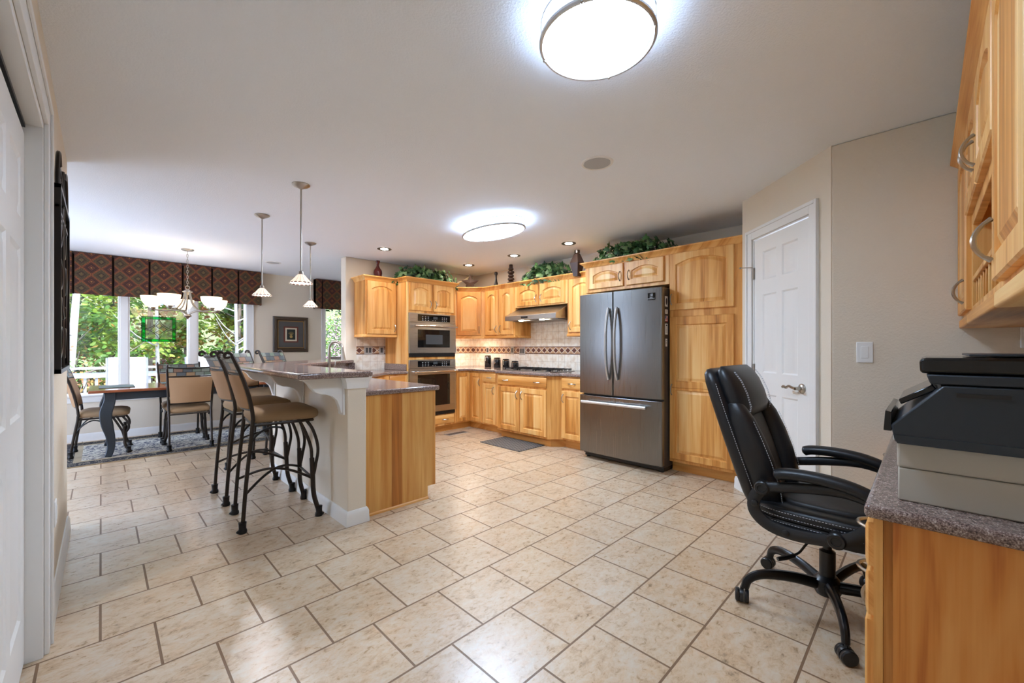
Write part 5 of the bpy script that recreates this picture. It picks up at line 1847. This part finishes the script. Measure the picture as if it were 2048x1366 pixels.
def valance(label, x0, x1, slits, z0, z1, group):
    o_ = thing('window_valance', label, 'valance', (0, YW - 0.002, 0), 0, group)
    D = -0.118
    path = [(x0, 0.0), (x0, D)]
    for s in slits:
        path += [(s - 0.012, D), (s - 0.006, D + 0.045), (s + 0.006, D + 0.045), (s + 0.012, D)]
    path += [(x1, D), (x1, 0.0)]
    b_ = MB()
    for (ax, ay), (bx, by) in zip(path, path[1:]):
        inn = 1 if (ay > D or by > D) and ay < 0 and by < 0 else 0
        b_.add([(ax, ay, z0), (bx, by, z0), (bx, by, z1), (ax, ay, z1)], [(0, 1, 2, 3)], inn)
        b_.add([(ax, ay + 0.006 if ay < 0 else ay, z0), (bx, by + 0.006 if by < 0 else by, z0), (bx, by + 0.006 if by < 0 else by, z1), (ax, ay + 0.006 if ay < 0 else ay, z1)], [(3, 2, 1, 0)], inn)
    part('pleated_cloth', b_, [M['valance'], M['valance_in']], o_, sharp=10)
    part('header_board', MB().box(x0 + 0.004, x1 - 0.004, D + 0.008, 0, z1 - 0.025, z1 - 0.001), M['valance_in'], o_)


VG = 'patterned pleated valances'
valance('long patterned valance over the wide window', -0.74, 1.825, [-0.61, -0.25, 0.11, 0.47, 0.83, 1.175, 1.51], 1.885, 2.412, VG)
valance('short patterned valance over the narrow window', 2.66, 3.62, [2.77, 3.13, 3.49], 1.895, 2.412, VG)

# stained glass hung in the middle light
o = thing('stained_glass_panel', 'green bordered stained glass panel hanging in the wide window', 'stained glass', (0.58, YW + 0.02, 1.465))
GW, GH = 0.185, 0.175
M['green_glass'] = glassy('green_glass', lin((30, 226, 160)), 0.05, 0.1)
M['clear_tex'] = glassy('textured_glass', (0.72, 0.78, 0.72), 0.12, 0.25)
M['bevel_glass'] = glassy('bevel_glass', (0.86, 0.9, 0.88), 0.2, 0.05)
for x0, x1, z0, z1 in ((-GW, -GW + 0.04, -GH, GH), (GW - 0.04, GW, -GH, GH), (-GW + 0.04, GW - 0.04, GH - 0.035, GH), (-GW + 0.04, GW - 0.04, -GH, -GH + 0.035)):
    part('border_glass', MB().box(x0, x1, -0.002, 0.002, z0, z1), M['green_glass'], o)
part('clear_glass', MB().box(-GW + 0.04, GW - 0.04, -0.002, 0.002, -GH + 0.035, GH - 0.035), M['clear_tex'], o)
b = MB()
for cx, cz in ((0, 0.045), (0.05, 0), (0, -0.045), (-0.05, 0)):
    b.prism([(cx - 0.035, cz), (cx, cz - 0.035), (cx + 0.035, cz), (cx, cz + 0.035)], 'y', -0.005, -0.0022)
part('bevel_cluster', b, M['bevel_glass'], o)
b = MB()
lead = lambda p, q, r_=0.0035: b.tube([(p[0], 0, p[1]), (q[0], 0, q[1])], r_, 5)
for p, q in (((-GW, -GH), (GW, -GH)), ((GW, -GH), (GW, GH)), ((GW, GH), (-GW, GH)), ((-GW, GH), (-GW, -GH)), ((-GW + 0.04, -GH), (-GW + 0.04, GH)), ((GW - 0.04, -GH), (GW - 0.04, GH)), ((-GW, GH - 0.035), (GW, GH - 0.035)), ((-GW, -GH + 0.035), (GW, -GH + 0.035)), ((-GW, 0), (-GW + 0.04, 0)), ((GW - 0.04, 0), (GW, 0)), ((0, GH - 0.035), (0, GH)), ((0, -GH), (0, -GH + 0.035))):
    lead(p, q)
for sx in (-1, 1):
    for sz in (-1, 1):
        b.tube(spline([(0, -0.002, sz * 0.14), (sx * 0.03, -0.002, sz * 0.08), (sx * 0.08, -0.002, sz * 0.03), (sx * 0.145, -0.002, 0)], 4), 0.003, 5)
        b.tube([(0, -0.003, sz * 0.08), (sx * 0.085, -0.003, 0)], 0.003, 5)
        b.tube([(0, -0.003, sz * 0.01), (sx * 0.035, -0.003, sz * 0.045)], 0.003, 5)
part('lead_came', b, base('lead', (40, 38, 36), 0.5, 0.5), o)
for x in (-0.17, 0.17):
    part('hanging_cord', MB().tube([(x, 0, GH), (x, 0, 0.60)], 0.0012, 4), M['iron_dark'], o)

# ---------------------------------------------------------------- ornaments on top of the cabinets
M['redglass'] = base('oxblood_glaze', (84, 26, 22), 0.12)
M['darkglaze'] = base('dark_brown_glaze', (46, 32, 27), 0.34)
M['darkwood'] = paint('dark_carved_wood', (66, 44, 34), 0.4, 60, 0.2, 0.003)
solo('vase', MB().lathe([(0.03, 0), (0.036, 0.004), (0.05, 0.08), (0.058, 0.135), (0.054, 0.17), (0.03, 0.205), (0.016, 0.235), (0.018, 0.262), (0.026, 0.285), (0.026, 0.305), (0.0, 0.306)], 24), M['redglass'], 'glossy oxblood red bottle vase on the single-door upper cabinet', 'vase', (2.685, 5.30, 2.0905))
b = MB()
for k in range(10):
    pass
star = [((0.115 if k % 2 == 0 else 0.048) * math.sin(2 * PI * k / 10 + PI), (0.115 if k % 2 == 0 else 0.048) * -math.cos(2 * PI * k / 10 + PI)) for k in range(10)]
star = [(math.sin(R(36 * k)) * (0.142 if k % 2 == 0 else 0.062), math.cos(R(36 * k)) * (0.142 if k % 2 == 0 else 0.062)) for k in range(10)]
b = MB().prism(star, 'y', -0.018, 0.018)
b.add([(0, -0.045, 0), (0, 0.045, 0)] + [(x, -0.018, z) for x, z in star] + [(x, 0.018, z) for x, z in star],
      [(0, 2 + k, 2 + (k + 1) % 10) for k in range(10)] + [(1, 12 + (k + 1) % 10, 12 + k) for k in range(10)])
solo('star_ornament', b, M['darkwood'], 'dark five-pointed star ornament above the corner cabinet', 'ornament', (4.06, 5.0, 2.205), R(-42))
M['twig'] = paint('bleached_driftwood', (222, 196, 154), 0.8, 80, 0.4, 0.004)
b = MB()
for q in ([(-0.26, 0, 0.13), (-0.15, -0.02, 0.15), (-0.06, 0, 0.19), (0.03, 0.02, 0.21), (0.10, 0, 0.19)], [(-0.06, 0, 0.19), (-0.01, 0, 0.22), (0.05, 0.0, 0.25)], [(-0.15, -0.02, 0.15), (-0.2, 0, 0.12), (-0.25, 0.02, 0.115)], [(0.0, 0.02, 0.205), (0.02, 0.04, 0.1), (0.0, 0.05, 0.004)]):
    b.tube(spline(q, 4), 0.011, 7)
solo('driftwood', b, M['twig'], 'pale curly driftwood branch behind the star ornament', 'ornament', (4.10, 5.12, 2.0755), R(-42))
solo('finial_bottle', MB().lathe([(0.035, 0), (0.038, 0.006), (0.03, 0.05), (0.033, 0.085), (0.02, 0.13), (0.013, 0.18), (0.013, 0.215), (0.024, 0.235), (0.027, 0.255), (0.018, 0.272), (0.0, 0.275)], 20), M['darkglaze'], 'slender dark bottle with a red ball stopper beside the bead stack', 'bottle', (4.22, 4.58, 2.0755))
b = MB()
z = 0.0
for r_ in (0.036, 0.055, 0.05, 0.045, 0.05, 0.04):
    h = r_ * 1.05
    b.ball((0, 0, z + h * 0.55), r_, r_, h * 0.56, 16)
    z += h * 1.0
b.lathe([(0.03, z - 0.005), (0.026, z + 0.045), (0.0, z + 0.05)], 16)
b.lathe([(0.05, 0), (0.05, 0.008), (0.03, 0.012)], 16)
solo('bead_statue', b, M['darkwood'], 'dark carved statue of stacked round beads on the cabinets', 'ornament', (4.22, 4.26, 2.0755))
b = MB()
b.lathe([(0.045, 0), (0.088, 0.165), (0.036, 0.275), (0.026, 0.28)], 4, sx=1.0, sy=0.7)
b.lathe([(0.028, 0.275), (0.034, 0.285), (0.034, 0.318), (0.0, 0.319)], 12)
solo('vase', b, M['darkglaze'], 'dark diamond-shaped vase on the cabinets near the refrigerator', 'vase', (4.12, 3.01, 2.0755), R(-48), sharp=15)

LEAFM = []
for i, c in enumerate(((54, 92, 50), (78, 120, 66), (128, 158, 108), (38, 66, 42))):
    m = base('ivy_leaf', c, 0.5)
    LEAFM.append(m)
IVY = [(0.0, 0.0), (0.16, -0.10), (0.46, 0.02), (0.34, 0.22), (0.52, 0.50), (0.22, 0.56), (0.0, 1.0), (-0.22, 0.56), (-0.52, 0.50), (-0.34, 0.22), (-0.46, 0.02), (-0.16, -0.10)]


def ivy(label, loc, rx, ry, rz, n, seed, hang, tilt=0.0):
    cap_ = CZ - loc[2] - 0.1
    o_ = thing('ivy_plant', label, 'plant', loc, 0, 'ivy arrangements on the cabinets')
    r = random.Random(seed)
    b_ = MB()
    stems = MB()
    for k in range(n):
        a = r.uniform(0, 2 * PI)
        u = r.random() ** 0.55
        el = r.random() ** 0.8
        x, y = rx * u * math.cos(a), ry * u * math.sin(a)
        top = rz * max(0.0, 1 - u * u) ** 0.5 * (0.78 + 0.16 * math.sin(3 * a + seed) + 0.12 * math.sin(7 * a + 2 * seed + 4 * u))
        z = min(top * r.uniform(0.35, 1.12) + 0.02, cap_)
        if u > 0.62 and r.random() < hang and (y < 0 or abs(x) > rx * 0.5):
            z = r.uniform(-0.02, 0.05)
        z += tilt * x
        nrm = Vector((x / rx * 0.8 + r.gauss(0, 0.35), y / ry * 0.8 - 0.45 + r.gauss(0, 0.35), 0.55 + r.gauss(0, 0.3))).normalized()
        q = nrm.to_track_quat('Z', 'Y').to_matrix().to_4x4()
        s = r.uniform(0.05, 0.085)
        mt = Matrix.Translation((x, y, max(z, 0.006 if abs(y) < 10 else 0))) @ q @ Matrix.Rotation(r.uniform(0, 6.28), 4, 'Z')
        pts = [(px * s, pz * s, -0.25 * abs(px) * s) for px, pz in IVY]
        b_.add([(0, 0.4 * s, 0.08 * s)] + pts, [(0, 1 + i, 1 + (i + 1) % 12) for i in range(12)], r.choice((0, 0, 1, 1, 2, 3)), mt)
        if k % 9 == 0:
            stems.tube(spline([(x * 0.1, y * 0.1, 0.03), (x * 0.55, y * 0.55, z * 0.9 + 0.03), (x, y, z)], 3), 0.0025, 4)
    part('foliage', b_, LEAFM, o_, sharp=0, kind='stuff')
    part('stems', stems, M['darkwood'], o_)
    part('pot', MB().lathe([(min(rx, ry) * 0.45, 0.001), (min(rx, ry) * 0.6, 0.07), (min(rx, ry) * 0.55, 0.07), (0.0, 0.06)], 16), M['darkwood'], o_)


ivy('bushy ivy arrangement on top of the oven cabinet', (3.36, 5.13, 2.0905), 0.56, 0.24, 0.34, 560, 3, 0.5)
ivy('ivy arrangement over the range hood cabinet', (4.30, 3.66, 2.0755), 0.17, 0.46, 0.32, 460, 5, 0.5)
ivy('large dark ivy arrangement on top of the refrigerator cabinet', (4.12, 2.25, 2.1205), 0.22, 0.52, 0.31, 560, 8, 0.45)

# ================================================================== outdoors
hill = []
for j in range(13):
    y = 10.3 + j * 2.6
    hill.append([(-26 + i * 3.0, y, -1.2 + 0.0065 * max(y - 13, 0) ** 2.25 + 0.35 * math.sin(i * 1.7 + j) * (j > 2)) for i in range(23)])
struct('ground', MB().grid(hill), paint('leaf_litter', (74, 80, 44), 0.95, 3, 0.4, 0.05))
m = paint('deck_boards', (98, 92, 84), 0.8, 20, 0.2, 0.003)
b = MB()
for k in range(18):
    b.box(-6, 9, 7.80 + k * 0.142, 7.80 + k * 0.142 + 0.136, -0.16, -0.12)
struct('terrace_deck', b, m)
M['railwhite'] = paint('white_painted_rail', (170, 172, 178), 0.5)
o = thing('deck_railing', 'white painted deck railing with balusters beyond the windows', 'railing', (0, 10.25, -0.12))
part('cap_rail', MB().box(-5.5, 8.5, -0.07, 0.07, 0.945, 0.985), M['railwhite'], o, bevel=0.005)
part('rail', MB().box(-5.5, 8.5, -0.02, 0.02, 0.80, 0.89), M['railwhite'], o)
part('rail', MB().box(-5.5, 8.5, -0.02, 0.02, 0.10, 0.19), M['railwhite'], o)
for k in range(6):
    part('post', MB().box(-5.2 + k * 2.2 - 0.045, -5.2 + k * 2.2 + 0.045, -0.045, 0.045, 0, 0.944), M['railwhite'], o)
for k in range(62):
    x = -3.0 + k * 0.14
    part('baluster', MB().box(x - 0.019, x + 0.019, 0.0205, 0.055, 0.12, 0.87), M['railwhite'], o)

M['sling'] = paint('white_sling_fabric', (160, 163, 170), 0.7, 60, 0.1, 0.002)
M['alu'] = base('grey_aluminium', (120, 122, 126), 0.35, 0.7)


def deck_chair(label, loc, rz):
    o_ = thing('patio_chair', label, 'chair', loc, rz, 'white patio chairs on the deck')
    for s in (-1, 1):
        b_ = MB().tube(spline([(s * 0.24, 0.40, 1.16), (s * 0.24, 0.30, 0.80), (s * 0.24, 0.20, 0.42), (s * 0.24, -0.25, 0.44), (s * 0.24, -0.28, 0.40)], 4), 0.014, 6)
        b_.tube([(s * 0.26, -0.24, 0.42), (s * 0.26, -0.30, 0.0)], 0.014, 6).tube([(s * 0.26, 0.22, 0.42), (s * 0.26, 0.36, 0.0)], 0.014, 6)
        b_.tube([(s * 0.27, 0.30, 0.66), (s * 0.27, -0.24, 0.64), (s * 0.26, -0.25, 0.42)], 0.014, 6)
        part('side_frame', b_, M['alu'], o_)
    b_ = curved_back(MB(), 0.45, 0.45, 0.46, 1.17, lambda z: 0.205 + 0.2 * ((z - 0.42) / 0.74), 0.02, 0.012)
    part('back_sling', b_, M['sling'], o_, sharp=60)
    part('seat_sling', MB().box(-0.225, 0.225, -0.24, 0.17, 0.425, 0.437), M['sling'], o_)
    return o_


c1 = deck_chair('white sling patio chair outside, behind the mullion left of the stained glass', (0.30, 8.75, -0.12), 0)
dup(c1, (1.33, 8.75, -0.12), R(8), 'white sling patio chair outside, behind the mullion beside the bar stools')

LEAF = []
for c in ((42, 76, 18), (70, 106, 24), (110, 130, 36), (24, 50, 16), (136, 106, 42), (120, 74, 38)):
    m = bpy.data.materials.new('tree_leaf')
    m.use_nodes = True
    nt = m.node_tree
    p_ = nt.nodes['Principled BSDF']
    p_.inputs['Base Color'].default_value = col4(c)
    p_.inputs['Roughness'].default_value = 0.6
    tr = nt.nodes.new('ShaderNodeBsdfTranslucent')
    tr.inputs[0].default_value = col4(tuple(min(255, v * 1.15) for v in c))
    mx = nt.nodes.new('ShaderNodeMixShader')
    mx.inputs[0].default_value = 0.35
    nt.links.new(p_.outputs[0], mx.inputs[1])
    nt.links.new(tr.outputs[0], mx.inputs[2])
    nt.links.new(mx.outputs[0], nt.nodes['Material Output'].inputs[0])
    LEAF.append(m)
M['bark'] = paint('grey_bark', (96, 84, 72), 0.9, 14, 0.6, 0.02)
M['birch'] = paint('pale_bark', (128, 122, 114), 0.8, 10, 0.4, 0.01)
LQ = [(0, 0), (0.28, 0.3), (0.24, 0.7), (0, 1.0), (-0.24, 0.7), (-0.28, 0.3)]


def leafmesh(seed, rx, ry, z0, z1, n, size, pal, clumps=34):
    r = random.Random(seed)
    b_ = MB()
    C_ = []
    for _ in range(clumps):
        a, u, z = r.uniform(0, 2 * PI), r.random() ** 0.5, r.random()
        k = math.sin(PI * (0.12 + 0.8 * z)) ** 0.6
        C_.append((rx * k * u * math.cos(a), ry * k * u * math.sin(a), z0 + (z1 - z0) * z, r.uniform(0.3, 0.65), r.choice(pal)))
    for i in range(n):
        cx, cy, cz, cr, pm = C_[i % clumps]
        d = Vector((r.gauss(0, 1), r.gauss(0, 1), r.gauss(0, 0.55)))
        d = d.normalized() * cr * r.random() ** 0.45
        nrm = (d * 0.8 + Vector((0, -0.25, 0.7)) + Vector((r.gauss(0, 0.45), r.gauss(0, 0.45), r.gauss(0, 0.3)))).normalized()
        s = size * r.uniform(0.7, 1.4)
        mt = Matrix.Translation((cx + d.x, cy + d.y, cz + d.z)) @ nrm.to_track_quat('Z', 'Y').to_matrix().to_4x4() @ Matrix.Rotation(r.uniform(0, 6.28), 4, 'Z')
        b_.add([(x * s, y * s, -0.15 * abs(x) * s) for x, y in LQ], [(0, 1, 2, 3), (0, 3, 4, 5)], pm if r.random() < 0.75 else r.choice(pal), mt)
    return b_


def tree(label, loc, h, rx, z0, n, size, pal, seed, bark='bark', tr_=0.11, lean=0.0, name='tree', group='trees beyond the deck', bare=False):
    o_ = thing(name, label, 'tree' if name == 'tree' else 'bush', loc, 0, group)
    r = random.Random(seed + 100)
    tk = MB()
    if tr_:
        tk.tube(spline([(0, 0, 0), (lean * 0.3, 0.03, h * 0.33), (lean * 0.62, -0.03, h * 0.66), (lean, 0, h * 0.98)], 4), [tr_ * (1 - 0.055 * k) for k in range(13)], 8)
        for k in range(9):
            z = h * r.uniform(0.3, 0.9)
            a = r.uniform(0, 6.28)
            L_ = r.uniform(0.6, 1.3)
            tk.tube(spline([(lean * z / h, 0, z), (lean * z / h + L_ * 0.5 * math.cos(a), L_ * 0.5 * math.sin(a), z + 0.25), (lean * z / h + L_ * math.cos(a), L_ * math.sin(a), z + 0.7)], 3), [0.022, 0.019, 0.016, 0.013, 0.010, 0.008, 0.006], 5)
        part('trunk', tk, M[bark], o_)
    if n:
        part('foliage', leafmesh(seed, rx, rx, z0, h, n, size, pal, 34 if n < 3000 else 60), LEAF, o_, sharp=0, kind='stuff')
    return o_


G1, G2, G3, G4 = [0, 1, 1, 2, 3], [1, 2, 2, 4], [0, 3, 3, 1], [4, 5, 2, 1]
GZ = -1.2
tree('pale-trunked birch at the edge of the wide window beside the near wall', (-0.55, 12.2, GZ), 7.5, 1.2, 4.2, 700, 0.10, G2, 21, 'birch', 0.085, 0.45)
tree('pale slim birch trunk seen below the stained glass', (1.02, 13.4, GZ), 7.0, 1.3, 3.6, 800, 0.10, G2, 22, 'birch', 0.05, -0.12)
tree('pale slim birch trunk seen behind the far end of the wide window', (2.75, 13.6, GZ), 7.0, 1.3, 4.0, 800, 0.10, G1, 23, 'birch', 0.055, -0.2)
TL = ['bright green leafy tree beyond the railing near the near wall', 'yellow-green leafy tree behind the stained glass', 'dark green leafy tree seen behind the bar stools', 'green leafy tree with orange tints behind the far mullion',
      'broad green tree between the wide and the narrow window', 'dark leafy tree seen through the narrow window', 'leafy tree far behind the railing at the edge of the woods', 'yellowing tree in the second row of the woods', 'tall green tree in the second row behind the birches', 'deep green tree at the back of the woods']
for i, (x, y, h, rx, pal) in enumerate(((-0.9, 14.2, 5.6, 1.5, G1), (0.9, 15.0, 5.8, 1.6, G2), (3.0, 15.2, 5.6, 1.6, G1), (2.0, 17.5, 6.6, 1.9, G4), (5.0, 15.5, 6.0, 1.8, G3), (7.2, 15.5, 6.2, 1.9, G3), (-2.2, 17.5, 6.6, 2.0, G1), (0.2, 19.0, 7.5, 2.2, G4), (4.2, 19.0, 7.5, 2.3, G2), (8.6, 19.0, 8.0, 2.4, G3))):
    tree(TL[i], (x, y, GZ), h, rx, 0.2, 7000, 0.125 if y < 16 else 0.16, pal, 40 + i, 'bark', 0.10, 0.1)
tree('low pinkish bush by the railing at the edge of the wide window', (-0.45, 11.2, GZ), 2.05, 0.5, 0.3, 1300, 0.06, [4, 5, 1, 5], 61, 'bark', 0.03, 0, 'bush', 'bushes')
tree('leafy green bush beyond the narrow window', (4.75, 11.7, GZ), 3.2, 0.8, 0.4, 2200, 0.09, G1, 62, 'bark', 0.04, 0, 'bush', 'bushes')

# bird bath and pink flowers beyond the narrow window
M['bath'] = base('dark_cast_metal', (70, 58, 54), 0.5, 0.3)
o = thing('bird_bath', 'dark shallow bird bath on a thin stand beyond the narrow window', 'bird bath', (3.75, 9.4, -0.12))
part('bowl', MB().lathe([(0.0, 1.05), (0.10, 1.055), (0.20, 1.08), (0.24, 1.125), (0.225, 1.125), (0.18, 1.095), (0.0, 1.075)], 28), M['bath'], o)
part('stand', MB().tube([(0, 0, 0.02), (0, 0, 1.06)], 0.012, 8).lathe([(0.16, 0), (0.16, 0.02), (0.02, 0.04)], 20), M['bath'], o)
part('finial', MB().tube([(0, 0, 1.07), (0.0, 0, 1.28)], 0.008, 6).ball((0, 0, 1.29), 0.016), M['bath'], o)
o = thing('flower_pot', 'pot of pink flowers beside the bird bath', 'potted flowers', (3.42, 9.2, -0.12))
part('pot', MB().lathe([(0.13, 0), (0.19, 0.32), (0.2, 0.34), (0.17, 0.34), (0.0, 0.30)], 20), paint('terracotta', (150, 96, 70), 0.8), o)
FL = [base('pink_petal', (150, 74, 92), 0.6), base('pale_petal', (158, 128, 126), 0.6), LEAF[0], LEAF[1]]
r = random.Random(5)
b = MB()
for k in range(900):
    d = Vector((r.gauss(0, 1), r.gauss(0, 1), r.gauss(0, 1))).normalized() * r.random() ** 0.4
    nrm = (d + Vector((0, -0.3, 0.5))).normalized()
    mt = Matrix.Translation((d.x * 0.26, d.y * 0.26, 0.75 + d.z * 0.42)) @ nrm.to_track_quat('Z', 'Y').to_matrix().to_4x4() @ Matrix.Rotation(r.uniform(0, 6), 4, 'Z')
    s = r.uniform(0.03, 0.055)
    b.add([(x * s, y * s, 0) for x, y in LQ], [(0, 1, 2, 3), (0, 3, 4, 5)], r.choice((0, 1, 2, 2, 3)), mt)
part('blooms', b, FL, o, sharp=0, kind='stuff')
o = thing('bush', 'pale blossoming bush beyond the narrow window, beside the kitchen wall', 'bush', (4.25, 10.62, GZ), 0, 'bushes')
r = random.Random(15)
b = MB()
for k in range(1500):
    d = Vector((r.gauss(0, 1), r.gauss(0, 1), r.gauss(0, 1))).normalized() * r.random() ** 0.4
    nrm = (d + Vector((0, -0.3, 0.5))).normalized()
    mt = Matrix.Translation((d.x * 0.34, d.y * 0.25, 2.55 + d.z * 0.85)) @ nrm.to_track_quat('Z', 'Y').to_matrix().to_4x4() @ Matrix.Rotation(r.uniform(0, 6), 4, 'Z')
    s = r.uniform(0.03, 0.055)
    b.add([(x * s, y * s, 0) for x, y in LQ], [(0, 1, 2, 3), (0, 3, 4, 5)], r.choice((1, 1, 1, 2, 3)), mt)
part('foliage', b, FL, o, sharp=0, kind='stuff')
part('trunk', MB().tube(spline([(0, 0, 0), (0.03, 0, 1.0), (-0.02, 0.02, 2.0), (0.0, 0, 3.0)], 4), [0.03] * 6 + [0.02] * 7, 6), M['bark'], o)
